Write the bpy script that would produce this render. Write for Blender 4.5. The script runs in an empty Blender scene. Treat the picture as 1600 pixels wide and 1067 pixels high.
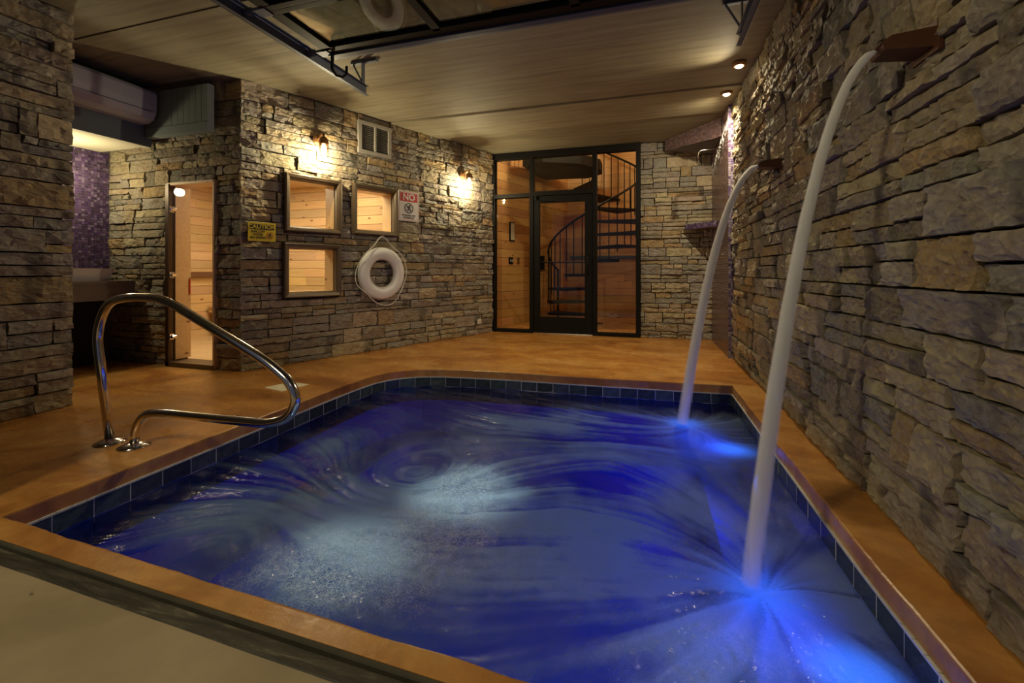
import bpy, bmesh, math, random
import numpy as np
from mathutils import Vector, Matrix, noise as mnoise
PI = math.pi
S = bpy.context.scene
C = S.collection
# ------------------------------------------------------------------ camera, world, exposure
TH = math.radians(17.08)
cd = bpy.data.cameras.new('camera'); cam = bpy.data.objects.new('camera', cd); C.objects.link(cam)
cam.location = (0, 0, .98); cam.rotation_euler = (PI/2, 0, TH)
cd.sensor_width = 36; cd.lens = 690/1600*36; cd.shift_y = -(533.5-422)/1600; cd.clip_start = .02
S.camera = cam
w = bpy.data.worlds.new('world'); S.world = w; w.use_nodes = True
w.node_tree.nodes['Background'].inputs[0].default_value = (.55, .62, 1, 1)
w.node_tree.nodes['Background'].inputs[1].default_value = .09
S.view_settings.view_transform = 'Standard'; S.view_settings.look = 'None'
S.view_settings.exposure = 0; S.view_settings.gamma = 1; S.view_settings.use_curve_mapping = False
S.cycles.max_bounces = 7; S.cycles.diffuse_bounces = 3; S.cycles.glossy_bounces = 3
S.cycles.transparent_max_bounces = 12; S.cycles.transmission_bounces = 4; S.cycles.volume_bounces = 5; S.cycles.volume_step_rate = .25
S.cycles.caustics_reflective = False; S.cycles.caustics_refractive = False
S.cycles.sample_clamp_indirect = 4; S.cycles.use_denoising = True; S.cycles.blur_glossy = .5

def lamp(name, kind, loc, power, col, size=.05, rot=None, parent=None, angle=None, blend=.6, sy=None):
    d = bpy.data.lights.new(name, kind); d.energy = power; d.color = col
    if kind == 'AREA':
        d.size = size
        if sy: d.shape = 'RECTANGLE'; d.size_y = sy
    else: d.shadow_soft_size = size
    if angle: d.spot_size = math.radians(angle); d.spot_blend = blend
    o = bpy.data.objects.new(name, d); C.objects.link(o); o.location = loc
    if rot: o.rotation_euler = rot
    if parent: o.parent = parent
    return o
def aim(loc, to): return (Vector(to)-Vector(loc)).to_track_quat('-Z', 'Y').to_euler()
WARM = (1, .86, .54); SOFT = (1, .80, .52)
K_SCONCE = 37; K_PUCK = 100
# porch lamps outside, behind the camera
lamp('porch_lamp', 'POINT', (-2.0, -1.1, 3.15), 190, (1, .86, .50), .18)
lamp('porch_lamp', 'POINT', (.2, -1.9, 3.2), 8, (1, .84, .58), .18)
# vanity niche lamp, sauna lamps, stair room lamps
lamp('niche_lamp', 'POINT', (-5.30, 2.76, 1.90), 17, (1, .84, .48), .045)
lamp('sauna_lamp', 'AREA', (-4.9, 4.1, 2.185), 30, (1, .84, .58), .7)
lamp('sauna_lamp', 'AREA', (-3.8, 4.6, 2.185), 20, (1, .84, .58), .5)
lamp('stairwell_lamp', 'POINT', (-1.2, 7.15, 3.5), 95, (1, .76, .44), .12)
lamp('stairwell_lamp', 'POINT', (.75, 7.5, 3.0), 30, (1, .74, .42), .12)
# underwater lamps
BLUE = (.005, .06, 1)
lamp('pool_lamp', 'SPOT', (.57, 1.52, -.36), 16, BLUE, .14, aim((.57, 1.52, -.36), (-1.2, 2.1, -.60)), angle=170)
lamp('pool_lamp', 'SPOT', (.56, 3.18, -.36), 21, BLUE, .14, aim((.56, 3.18, -.36), (-1.3, 3.0, -.60)), angle=170)
for p_, e_ in (((.26, 3.54, -.40), 3.4), ((.38, 1.76, -.40), 3.0), ((.53, 3.10, -.38), 6.5), ((.57, 1.46, -.38), 6.0)): lamp('extra_blue_uplight', 'SPOT', p_, e_, (.01, .17, 1), .03, (PI, 0, 0), angle=80, blend=1)  # last two are added to brighten the wall LED glow, away from the landings
for p_, e_ in (((-.90, 2.14, -.84), 20), ((-1.17, 1.46, -.84), 11), ((.25, 1.38, -.84), 3)): lamp('floor_uplight', 'SPOT', p_, e_, (.66, 1, .95), .05, (PI, 0, 0), angle=62, blend=1)

# ------------------------------------------------------------------ helpers
def sock(v): return v
class NT:
    def __init__(s, name):
        s.m = bpy.data.materials.new(name); s.m.use_nodes = True; s.t = s.m.node_tree
        s.t.nodes.clear(); s.out = s.t.nodes.new('ShaderNodeOutputMaterial')
    def n(s, typ, ins=None, **at):
        nd = s.t.nodes.new('ShaderNode'+typ)
        for k, v in at.items(): setattr(nd, k, v)
        for k, v in (ins or {}).items():
            i = nd.inputs[k]
            if isinstance(v, bpy.types.NodeSocket): s.t.links.new(v, i)
            elif isinstance(v, bpy.types.Node): s.t.links.new(v.outputs[0], i)
            else:
                if isinstance(v, tuple) and len(v) == 3 and i.type == 'RGBA': v = (*v, 1)
                i.default_value = v
        return nd
    def ramp(s, fac, stops, interp='LINEAR'):
        r = s.n('ValToRGB', {0: fac}); cr = r.color_ramp; cr.interpolation = interp
        while len(cr.elements) < len(stops): cr.elements.new(.5)
        for e, (p, c) in zip(cr.elements, stops):
            e.position = p; e.color = (*c, 1) if isinstance(c, tuple) else (c, c, c, 1)
        return r.outputs[0]
    def mix(s, f, a, b, blend='MIX'):
        m = s.t.nodes.new('ShaderNodeMix'); m.data_type = 'RGBA'; m.blend_type = blend
        for i, v in ((0, f), (6, a), (7, b)):
            if isinstance(v, bpy.types.NodeSocket): s.t.links.new(v, m.inputs[i])
            else: m.inputs[i].default_value = (*v, 1) if isinstance(v, tuple) else v
        return m.outputs[2]
    def math(s, op, a, b=0., clamp=False):
        return s.n('Math', {0: a, 1: b}, operation=op, use_clamp=clamp).outputs[0]
    def co(s, scale=(1, 1, 1), src='Object', rot=(0, 0, 0)):
        tc = s.n('TexCoord'); mp = s.n('Mapping', {0: tc.outputs[src], 'Scale': scale, 'Rotation': rot}); return mp.outputs[0]
    def noise(s, vec, scale, detail=4, rough=.55, dist=0., out=0):
        return s.n('TexNoise', {'Vector': vec, 'Scale': scale, 'Detail': detail, 'Roughness': rough, 'Distortion': dist}).outputs[out]
    def bump(s, h, strength=.5, dist=.01, normal=None):
        d = {'Height': h, 'Strength': strength, 'Distance': dist}
        if normal is not None: d['Normal'] = normal
        return s.n('Bump', d).outputs[0]
    def prin(s, **k):
        names = dict(col='Base Color', rough='Roughness', metal='Metallic', normal='Normal', spec='Specular IOR Level', alpha='Alpha', trans='Transmission Weight', ior='IOR', emc='Emission Color', ems='Emission Strength', coat='Coat Weight', coatr='Coat Roughness')
        return s.n('BsdfPrincipled', {names[a]: v for a, v in k.items()}).outputs[0]
    def done(s, sh, vol=None):
        if sh is not None: s.t.links.new(sh, s.out.inputs[0])
        if vol is not None: s.t.links.new(vol, s.out.inputs[1])
        return s.m
def plain(name, col, rough=.5, metal=0., spec=.5, var=.12, sc=14, bump=.0):
    t = NT(name); v = t.co()
    nz = t.noise(v, sc)
    c = t.mix(t.math('MULTIPLY', nz, var*2), col, tuple(x*.55 for x in col))
    k = dict(col=c, rough=rough, metal=metal, spec=spec)
    if bump: k['normal'] = t.bump(t.noise(v, sc*6), bump, .003)
    return t.done(t.prin(**k))
M = {}
def stone_mat(name, bd):
    t = NT(name); v = t.co(); at = t.n('Attribute', attribute_name='tint').outputs[0]
    big = t.noise(v, 6, 3, .6, .6); fine = t.noise(v, 42, 6, .75, .5)
    c = t.mix(t.ramp(big, [(.35, 0.), (.7, 1.)]), at, t.mix(.6, at, (.26, .17, .08)))
    c = t.mix(t.math('MULTIPLY', t.ramp(fine, [(.42, 0.), (.68, 1.)]), .6), c, (.46, .42, .34))
    c = t.mix(t.ramp(t.noise(v, 3.3, 2, .5, 1.), [(.56, 0.), (.7, .55)]), c, (.07, .065, .06))
    ridg = t.n('TexNoise', {'Vector': t.co((1, 1, 2.2)), 'Scale': 13., 'Detail': 8., 'Roughness': .72, 'Distortion': .7}, noise_type='RIDGED_MULTIFRACTAL', normalize=True).outputs[0]
    vor = t.n('TexVoronoi', {'Vector': t.co((1, 1, 2.)), 'Scale': 16.}, feature='F1').outputs[0]
    h = t.math('ADD', t.math('MULTIPLY', ridg, .9), t.math('MULTIPLY', vor, .45))
    h = t.math('ADD', h, t.math('MULTIPLY', fine, .55))
    return t.done(t.prin(col=c, rough=.82, spec=.3, normal=t.bump(h, 1., bd)))
M['stone'] = stone_mat('split_face_stone', .026)
M['mortar'] = plain('dark_mortar', (.035, .032, .03), .95)
def wood_mat(name, a, b, knot, rough=.45):
    t = NT(name); at = t.n('Attribute', attribute_name='tint').outputs[0]
    rnd = t.n('ObjectInfo').outputs['Random']
    tc = t.n('TexCoord').outputs['Object']
    off = t.n('VectorMath', {0: tc, 1: t.n('CombineXYZ', {0: t.math('MULTIPLY', rnd, 37.), 1: 0., 2: t.math('MULTIPLY', rnd, 91.)}).outputs[0]}, operation='ADD').outputs[0]
    g = t.noise(t.n('Mapping', {0: off, 'Scale': (1.2, 14, 16)}).outputs[0], 2.2, 5, .6, .8)
    base = t.mix(t.ramp(g, [(.3, 0.), (.72, 1.)]), a, b)
    base = t.mix(1., base, at, 'MULTIPLY')
    kn = t.n('TexVoronoi', {'Vector': t.n('Mapping', {0: off, 'Scale': (2.6, 2.6, 5.2)}).outputs[0], 'Scale': 1.4}, feature='F1').outputs[0]
    base = t.mix(t.ramp(kn, [(.05, 1.), (.12, 0.)]), base, knot)
    return t.done(t.prin(col=base, rough=rough, spec=.4, normal=t.bump(g, .15, .003)))
M['pine'] = wood_mat('knotty_pine', (.66, .39, .165), (.52, .27, .095), (.13, .045, .015))
M['cedar'] = wood_mat('sauna_cedar', (.80, .57, .32), (.68, .44, .22), (.26, .12, .05))
def deck_mat():
    t = NT('stained_concrete'); v = t.co(); v2 = t.co((1, 2.2, 1))
    n1 = t.noise(v2, 1.3, 5, .62, .7); n2 = t.noise(v, 5, 6, .7, .4); n3 = t.noise(v, 40, 4, .6)
    c = t.ramp(n1, [(.28, (.28, .105, .022)), (.42, (.44, .185, .040)), (.55, (.56, .27, .068)), (.72, (.62, .36, .125))])
    c = t.mix(t.ramp(n2, [(.42, 0.), (.72, .55)]), c, (.17, .05, .013))
    c = t.mix(t.ramp(t.noise(v, 9, 6, .75, 1.2), [(.64, 0.), (.74, .6)]), c, (.52, .38, .20))
    r = t.ramp(n2, [(.3, .20), (.7, .42)])
    return t.done(t.prin(col=c, rough=r, spec=.5, normal=t.bump(t.math('ADD', n3, t.math('MULTIPLY', n2, 2.)), .22, .004)))
M['deck'] = deck_mat()
def slab_mat():
    t = NT('patio_concrete'); v = t.co()
    n = t.noise(v, 2.2, 5, .6, .3); f = t.noise(v, 60, 3)
    c = t.ramp(n, [(.3, (.26, .20, .115)), (.7, (.38, .30, .185))])
    c = t.mix(t.ramp(t.noise(v, 11, 2), [(.73, 0.), (.76, .7)]), c, (.05, .05, .03))
    return t.done(t.prin(col=c, rough=.6, normal=t.bump(f, .15, .002)))
M['slab'] = slab_mat()
def ceil_mat():
    t = NT('board_marked_ceiling'); at = t.n('Attribute', attribute_name='tint').outputs[0]
    v = t.co((.45, 7, 1)); n = t.noise(v, 2.6, 5, .6, .3); m_ = t.noise(t.co((1, 2, 1)), 1.6, 4, .6, .5)
    c = t.ramp(n, [(.3, (.20, .175, .115)), (.5, (.285, .25, .165)), (.7, (.34, .305, .205))])
    c = t.mix(t.ramp(m_, [(.45, 0.), (.75, .5)]), c, (.22, .17, .10))
    c = t.mix(1., c, at, 'MULTIPLY')
    return t.done(t.prin(col=c, rough=.7, normal=t.bump(n, .1, .003)))
M['ceiling'] = ceil_mat()
def attr_mat(name, rough, spec=.5):
    t = NT(name); at = t.n('Attribute', attribute_name='tint').outputs[0]
    return t.done(t.prin(col=at, rough=rough, spec=spec))
M['mosaic'] = attr_mat('glass_mosaic', .22)
M['grout'] = plain('pale_grout', (.17, .15, .16), .8)
M['black'] = plain('black_metal', (.007, .006, .005), .55, .0, .18)
M['bronze'] = plain('bronze_frame', (.16, .115, .07), .42, .3)
M['steel'] = plain('polished_steel', (.72, .68, .62), .14, 1., var=.05)
M['galv'] = plain('galvanised_steel', (.20, .23, .30), .52, .6, var=.3, sc=30)
M['darkrubber'] = plain('rubber_seal', (.05, .075, .12), .45)
M['white'] = plain('white_plastic', (.74, .73, .70), .35)
M['grille'] = plain('vent_slat_paint', (.26, .24, .20), .6)
M['ventframe'] = plain('vent_frame_paint', (.46, .43, .38), .5)
M['ring'] = plain('ring_vinyl', (.80, .80, .80), .4, var=.05)
M['rope'] = plain('white_rope', (.75, .72, .66), .8)
M['acwhite'] = plain('ac_plastic', (.58, .58, .68), .4, var=.03)
M['bluegrey'] = plain('blue_grey_paint', (.17, .21, .25), .6, var=.1)
M['greige'] = plain('grey_green_paint', (.27, .32, .33), .6, var=.1)
M['nichewhite'] = plain('niche_ceiling_paint', (.62, .58, .45), .7, var=.05)
M['counter'] = plain('stone_counter', (.17, .13, .11), .45, var=.4, sc=6)
M['porcelain'] = plain('porcelain', (.72, .72, .74), .15, var=.02)
M['copper'] = plain('weathered_copper', (.13, .05, .024), .45, .4, var=.5, sc=20)
M['brassy'] = plain('sconce_brass', (.30, .15, .06), .4, .6)
M['yellow'] = plain('sign_yellow', (.72, .53, .01), .45, var=.02)
M['signblack'] = plain('sign_black', (.012, .01, .01), .5, var=.0)
M['signwhite'] = plain('sign_white', (.72, .70, .70), .45, var=.02)
M['signred'] = plain('sign_red', (.50, .008, .012), .45, var=.02)
M['signorange'] = plain('sign_orange', (.60, .09, .01), .45, var=.02)
M['paper'] = plain('print_paper', (.6, .55, .42), .8)
M['pooltile'] = None
M['concrete_dark'] = plain('track_concrete', (.085, .075, .048), .8, var=.8, sc=12, bump=.4)
M['worn'] = None
def worn_mat():
    t = NT('worn_threshold'); v = t.co((1.5, 12, 4)); n = t.noise(v, 3, 6, .7, .6)
    c = t.ramp(n, [(.38, (.012, .010, .007)), (.55, (.045, .038, .024)), (.68, (.16, .14, .09)), (.8, (.36, .32, .22))])
    return t.done(t.prin(col=c, rough=.6, normal=t.bump(n, .4, .004)))
M['worn'] = worn_mat()
def ptile_mat():
    t = NT('slate_pool_tile'); at = t.n('Attribute', attribute_name='tint').outputs[0]; v = t.co()
    n = t.noise(v, 18, 5, .65, .5)
    c = t.mix(1., t.ramp(n, [(.3, (.022, .032, .030)), (.6, (.055, .075, .07)), (.8, (.11, .12, .10))]), at, 'MULTIPLY')
    return t.done(t.prin(col=c, rough=.25, normal=t.bump(n, .25, .003)))
M['pooltile'] = ptile_mat()
M['plaster'] = plain('blue_pool_plaster', (.08, .17, .60), .8, var=.3, sc=5)
def glass_mat(name, tint=(.93, .95, .93), boost=0.):
    t = NT(name)
    bf = t.n('NewGeometry').outputs['Backfacing']
    fr = t.n('Fresnel', {'IOR': t.math('SUBTRACT', 1.5, t.math('MULTIPLY', bf, .8333))}).outputs[0]
    f = t.math('ADD', fr, boost)
    sh = t.n('MixShader', {0: f, 1: t.n('BsdfTransparent', {0: tint}).outputs[0], 2: t.n('BsdfGlossy', {0: (.9, .9, .9), 'Roughness': .02}).outputs[0]})
    return t.done(sh.outputs[0])
M['glass'] = glass_mat('clear_glass')
M['doorglass'] = glass_mat('overhead_glass', (.75, .77, .72), .04)
M['jar'] = glass_mat('jar_glass', (.95, .93, .88))
def emis(name, col, st):
    t = NT(name); return t.done(t.n('Emission', {0: (*col, 1), 1: st}).outputs[0])
M['bulb'] = emis('lit_bulb', (1, .80, .45), 45)
M['puck'] = emis('lit_downlight', (1, .74, .36), 26)
M['led'] = emis('lit_blue_led', (.01, .16, 1), 3)
def stream_mat(y0, z0, a, R0, R1, D0, D1):
    """aerated falling water: scattering volume, dense on the ballistic centre line, thinning outwards and downwards"""
    t = NT('falling_water'); p = t.n('TexCoord').outputs['Object']; s3 = t.n('SeparateXYZ', {0: p}); x, y, z = s3.outputs[:3]
    dz = t.math('MAXIMUM', t.math('SUBTRACT', z0+.004, z), .0012); q = t.math('SQRT', dz)
    fx = t.math('SUBTRACT', x, t.math('SUBTRACT', .775, t.math('MULTIPLY', q, a)))
    sl = t.math('DIVIDE', a/2, q); fx = t.math('DIVIDE', fx, t.math('SQRT', t.math('ADD', 1., t.math('MULTIPLY', sl, sl))))
    k = t.math('MULTIPLY', dz, 1/1.92); fy = t.math('SUBTRACT', y, t.math('SUBTRACT', y0, t.math('MULTIPLY', k, .06)))
    R = t.math('ADD', R0, t.math('MULTIPLY', k, R1-R0))
    rr = t.math('DIVIDE', t.math('ADD', t.math('MULTIPLY', fx, fx), t.math('MULTIPLY', t.math('MULTIPLY', fy, fy), .7)), t.math('MULTIPLY', R, R))
    fall = t.math('POWER', t.math('SUBTRACT', 1., rr, True), 1.6)
    st = t.noise(t.co((90, 90, 2.5)), 1., 2, .6)
    d = t.math('MULTIPLY', t.math('MULTIPLY', fall, t.ramp(st, [(.35, .35), (.65, 1.5)])), t.math('MAXIMUM', 4., t.math('ADD', D0, t.math('MULTIPLY', k, D1-D0))))
    return t.done(None, t.n('VolumeScatter', {'Color': (.97, .98, .97), 'Density': d, 'Anisotropy': 0.}).outputs[0])

class MB:
    def __init__(s): s.v = []; s.f = []; s.c = []; s.smooth = False
    def add(s, vs, fs, col=None):
        b = len(s.v); s.v += [tuple(p) for p in vs]; s.f += [tuple(b+i for i in f) for f in fs]; s.c += [col or (1, 1, 1)]*len(fs); return s
    def box(s, a, b, mat=None, col=None):
        x0, y0, z0 = a; x1, y1, z1 = b
        vs = [Vector(p) for p in ((x0,y0,z0),(x1,y0,z0),(x1,y1,z0),(x0,y1,z0),(x0,y0,z1),(x1,y0,z1),(x1,y1,z1),(x0,y1,z1))]
        if mat is not None: vs = [mat @ p for p in vs]
        return s.add(vs, [(3,2,1,0),(4,5,6,7),(0,1,5,4),(1,2,6,5),(2,3,7,6),(3,0,4,7)], col)
    def bbox(s, a, b, r=.005, mat=None):     # bevelled box
        bm = bmesh.new(); bmesh.ops.create_cube(bm, size=1)
        ce = [(a[i]+b[i])/2 for i in range(3)]; sz = [abs(b[i]-a[i]) for i in range(3)]
        for q in bm.verts: q.co = Vector([ce[i]+q.co[i]*sz[i] for i in range(3)])
        r = min(r, min(sz)*.45)
        bmesh.ops.bevel(bm, geom=list(bm.edges), offset=r, segments=2, affect='EDGES', profile=.7)
        bm.verts.ensure_lookup_table()
        s.add([(mat @ q.co if mat is not None else q.co) for q in bm.verts], [[q.index for q in f.verts] for f in bm.faces]); bm.free(); return s
    def tube(s, pts, rad, seg=12, caps=True, ell=None):
        pts = [Vector(p) for p in pts]; n = len(pts); rad = rad if hasattr(rad, '__len__') else [rad]*n
        rings = []; up = None
        for i, p in enumerate(pts):
            d = (pts[min(i+1, n-1)]-pts[max(i-1, 0)]).normalized()
            if up is None:
                up = Vector((0, 0, 1)) if abs(d.z) < .9 else Vector((0, 1, 0))
            a = d.cross(up).normalized(); up = a.cross(d).normalized()
            rings.append([p+(a*math.cos(k*2*PI/seg)*(ell or 1)+up*math.sin(k*2*PI/seg))*rad[i] for k in range(seg)])
        vs = [q for r in rings for q in r]; fs = []
        for i in range(n-1):
            for k in range(seg):
                k2 = (k+1) % seg; fs.append((i*seg+k, (i+1)*seg+k, (i+1)*seg+k2, i*seg+k2))
        if caps: fs.append(tuple(range(seg))); fs.append(tuple((n-1)*seg+k for k in range(seg-1, -1, -1)))
        return s.add(vs, fs)
    def lathe(s, prof, seg=24, mat=None, close=False):
        vs = []; fs = []; n = len(prof)
        for r, z in prof:
            for k in range(seg):
                p = Vector((r*math.cos(k*2*PI/seg), r*math.sin(k*2*PI/seg), z)); vs.append(mat @ p if mat is not None else p)
        for i in range(n-1 if not close else n):
            j = (i+1) % n
            for k in range(seg):
                k2 = (k+1) % seg; fs.append((i*seg+k, i*seg+k2, j*seg+k2, j*seg+k))
        if not close: fs.append(tuple(range(seg-1, -1, -1))); fs.append(tuple((n-1)*seg+k for k in range(seg)))
        return s.add(vs, fs)
    def build(s, name, mat, parent=None, smooth=False, tint=True):
        me = bpy.data.meshes.new(name); me.from_pydata(s.v, [], s.f)
        if tint:
            at = me.attributes.new('tint', 'FLOAT_COLOR', 'CORNER')
            cols = np.repeat(np.array([(*c, 1) for c in s.c], dtype=np.float32), [len(f) for f in s.f], axis=0)
            at.data.foreach_set('color', cols.ravel())
        me.materials.append(mat)
        if smooth: me.shade_smooth() if hasattr(me, 'shade_smooth') else None
        me.update(); o = bpy.data.objects.new(name, me); C.objects.link(o)
        if parent: o.parent = parent
        return o
def tag(o, label=None, cat=None, group=None, kind=None):
    for k, v in (('label', label), ('category', cat), ('group', group), ('kind', kind)):
        if v: o[k] = v
    return o
def empty(name, loc=(0, 0, 0), rz=0., label=None, cat=None, group=None, kind=None, parent=None):
    o = bpy.data.objects.new(name, None); C.objects.link(o); o.location = loc; o.rotation_euler = (0, 0, rz); o.empty_display_size = .1
    if parent: o.parent = parent
    return tag(o, label, cat, group, kind)
def copy_tree(o, parent=None):
    c = o.copy(); C.objects.link(c)
    if parent: c.parent = parent
    for ch in list(o.children): copy_tree(ch, c)
    return c
def rects_minus(rect, holes):
    xs = sorted({rect[0], rect[1], *[min(max(h[i], rect[0]), rect[1]) for h in holes for i in (0, 1)]})
    out = []
    for x0, x1 in zip(xs[:-1], xs[1:]):
        if x1-x0 < 1e-4: continue
        iv = [(rect[2], rect[3])]
        for h in holes:
            if h[0] < (x0+x1)/2 < h[1]:
                nv = []
                for a, b in iv:
                    if h[2] > a: nv.append((a, min(b, h[2])))
                    if h[3] < b: nv.append((max(a, h[3]), b))
                iv = [(a, b) for a, b in nv if b-a > 1e-4]
        out += [(x0, x1, a, b) for a, b in iv]
    return out
# wall frame: local x along the wall, local y = outwards into the room, z up
class Frame:
    def __init__(s, A, B):
        s.A = Vector((*A, 0)); d = Vector((*B, 0))-s.A; s.L = d.length; s.rz = math.atan2(d.y, d.x)
        s.M = Matrix.Translation(s.A) @ Matrix.Rotation(s.rz, 4, 'Z')   # local -y is right side of the direction
    def p(s, x, out, z): return s.M @ Vector((x, -out, z))
PAL = [((.34, .305, .24), 5), ((.46, .38, .25), 5), ((.52, .43, .28), 3), ((.46, .31, .14), 3), ((.19, .17, .145), 2), ((.33, .32, .30), 5), ((.25, .26, .26), 3), ((.40, .35, .30), 4)]
PALF = [c for c, n in PAL for _ in range(n)]
def stone_geo(rs, L, h, dep, det):
    """rough split-face block: local x 0..L, y 0..-dep (front at -dep), z 0..h"""
    nx = max(2, min(int(L/det), 16)); nz = max(2, min(int(h/det*1.3), 7))
    sd = Vector((rs.random()*99, rs.random()*99, rs.random()*99))
    vs = []; fs = []
    tilt = rs.uniform(-.14, .14); tx = rs.uniform(-.018, .018); e = min(.006, h*.08)
    wav = [rs.uniform(-.003, .003) for _ in range(4)]
    for j in range(nz+1):
        for i in range(nx+1):
            u = i/nx; v = j/nz
            x = u*L; z = v*h
            n = mnoise.noise(Vector((x*9, 0, z*16))+sd)*.014+abs(mnoise.noise(Vector((x*24, 3, z*40))+sd))*.022-.004
            d = dep+n+tilt*(z-h/2)+tx*(u-.5)
            edge = 0
            if i in (0, nx) or j in (0, nz): d -= rs.uniform(.001, .007); edge = 1
            if i == 0: x += rs.uniform(0, e)
            if i == nx: x -= rs.uniform(0, e)
            if j == 0: z += rs.uniform(0, e*.8)
            if j == nz: z -= rs.uniform(0, e*.8)
            if not edge: x += rs.uniform(-.3, .3)*L/nx; z += rs.uniform(-.3, .3)*h/nz
            vs.append((x, -max(d, .006), z))
    W = nx+1
    for j in range(nz):
        for i in range(nx):
            a = j*W+i
            if (i+j) % 2: fs += [(a, a+1, a+W+1), (a, a+W+1, a+W)]
            else: fs += [(a, a+1, a+W), (a+1, a+W+1, a+W)]
    b = len(vs); rim = [i for i in range(W)]+[j*W+nx for j in range(1, nz+1)]+[nz*W+i for i in range(nx-1, -1, -1)]+[j*W for j in range(nz-1, 0, -1)]
    for k in rim: vs.append((vs[k][0], 0, vs[k][2]))
    for k in range(len(rim)):
        k2 = (k+1) % len(rim); fs.append((rim[k2], rim[k], b+k, b+k2))
    return vs, fs
def lay_stones(rs, x0, x1, z0, z1, holes, band=.15, lmin=.16, lmax=.52):
    out = []; z = z0
    while z < z1-.02:
        bh = rs.uniform(band*.72, band*1.25)
        if z1-(z+bh) < band*.5: bh = z1-z
        x = x0-rs.uniform(0, .3)
        while x < x1-.01:
            L = rs.uniform(lmin, lmax)*1.25
            if x1-(x+L) < .09: L = x1-x
            a, b = max(x, x0), min(x+L, x1)
            if b-a > .02:
                m = rs.random()
                if m < .34: sp = [(z, z+bh)]
                else:
                    k = z+bh*rs.uniform(.38, .62); sp = [(z, k), (k, z+bh)]
                for (c, d) in sp:
                    n = 2 if (rs.random() < .34 and b-a > .26) else 1
                    cuts = [a]+([a+(b-a)*rs.uniform(.3, .7)] if n == 2 else [])+[b]
                    for p, q in zip(cuts[:-1], cuts[1:]):
                        pieces = rects_minus((p, q, c, d), [h for h in holes if h[0] < q and h[1] > p and h[2] < d and h[3] > c])
                        # join vertical slivers: accept as they are when big enough
                        for r in pieces:
                            if r[1]-r[0] > .035 and r[3]-r[2] > .018: out.append(r)
            x += L
        z += bh
    return out
def stone_wall(name, A, B, z0, z1, holes=(), seed=1, band=.15, back=.06, thick=.12, dep=(.040, .062), ext=(0, 0), cam_first=True, det=.035, mats=None, limit=300, backholes=None, lm=(.16, .52)):
    rs = random.Random(seed); fr = Frame(A, B)
    root = MB(); 
    for r in rects_minus((0, fr.L, z0, z1), backholes if backholes is not None else list(holes)):
        root.box((r[0], back, r[2]), (r[1], back+thick, r[3]))
    o = root.build(name, M['mortar']); o.matrix_world = fr.M.copy(); tag(o, kind='structure')
    st = lay_stones(rs, -ext[0], fr.L+ext[1], z0, z1, holes, band, *lm)
    def dist(r):
        p = fr.p((r[0]+r[1])/2, 0, (r[2]+r[3])/2); q = p-Vector((0, 0, .98)); vis = q.y*math.cos(TH)-q.x*math.sin(TH)
        sx = (q.x*math.cos(TH)+q.y*math.sin(TH))/max(vis, .05)*690+800
        return ((0 if -80 < sx < 1680 and vis > .2 else 50)+q.length)/max(1e-3, math.sqrt((r[1]-r[0])*(r[3]-r[2])))*.1
    st.sort(key=dist)
    bulk = MB()
    for i, r in enumerate(st):
        g = .0025; L = r[1]-r[0]-2*g; h = r[3]-r[2]-2*g
        d = rs.uniform(*dep)+(rs.uniform(.008, .022) if rs.random() < .12 else 0)
        c = rs.choice(PALF); k = rs.uniform(.75, 1.2); c = tuple(min(1, q*k*rs.uniform(.95, 1.05)) for q in c)
        vs, fs = stone_geo(rs, L, h, d, det)
        if i < limit:
            m = MB(); m.add(vs, fs, c); s_ = m.build('stone', M['stone'], o); s_.location = (r[0]+g, back, r[2]+g)
        else: bulk.add([(v[0]+r[0]+g, v[1]+back, v[2]+r[2]+g) for v in vs], fs, c)
    if bulk.v: tag(bulk.build('stone_course', M['stone'], o), kind='stuff')
    return o, fr

# ------------------------------------------------------------------ room shell
CE = 2.83; WZ = -.164
pool_out = [(-2.46, 1.085)] + [(-2.46, 1.3), (-2.46, 3.0), (-2.455, 3.30), (-2.43, 3.55), (-2.37, 3.70), (-2.27, 3.82), (-2.13, 3.91), (-1.95, 3.965), (-1.7, 4.0), (-1.24, 4.04), (-.34, 4.07), (.69, 4.14), (.70, 3.0), (.715, 1.9), (.75, 1.0), (-.24, 1.02), (-1.0, 1.043)]
def yout(x): return .96-.018*(x+.63)
def polyslab(outer, hole, z0, z1, bev=0):
    """slab with a hole, top z1, bottom z0"""
    bm = bmesh.new()
    def loop(pts): 
        vs = [bm.verts.new((x, y, z1)) for x, y in pts]; return [bm.edges.new((vs[i], vs[(i+1) % len(vs)])) for i in range(len(vs))]
    ed = loop(outer)+(loop(hole) if hole else [])
    bmesh.ops.triangle_fill(bm, use_beauty=True, edges=ed)
    for f in bm.faces:
        if f.normal.z < 0: f.normal_flip()
    r = bmesh.ops.extrude_face_region(bm, geom=list(bm.faces))
    for v in r['geom']:
        if isinstance(v, bmesh.types.BMVert): v.co.z = z0
    bmesh.ops.recalc_face_normals(bm, faces=list(bm.faces))
    return bm
def bm_obj(bm, name, mat, parent=None):
    me = bpy.data.meshes.new(name); bm.to_mesh(me); bm.free(); me.materials.append(mat)
    o = bpy.data.objects.new(name, me); C.objects.link(o)
    if parent: o.parent = parent
    return o
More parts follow.
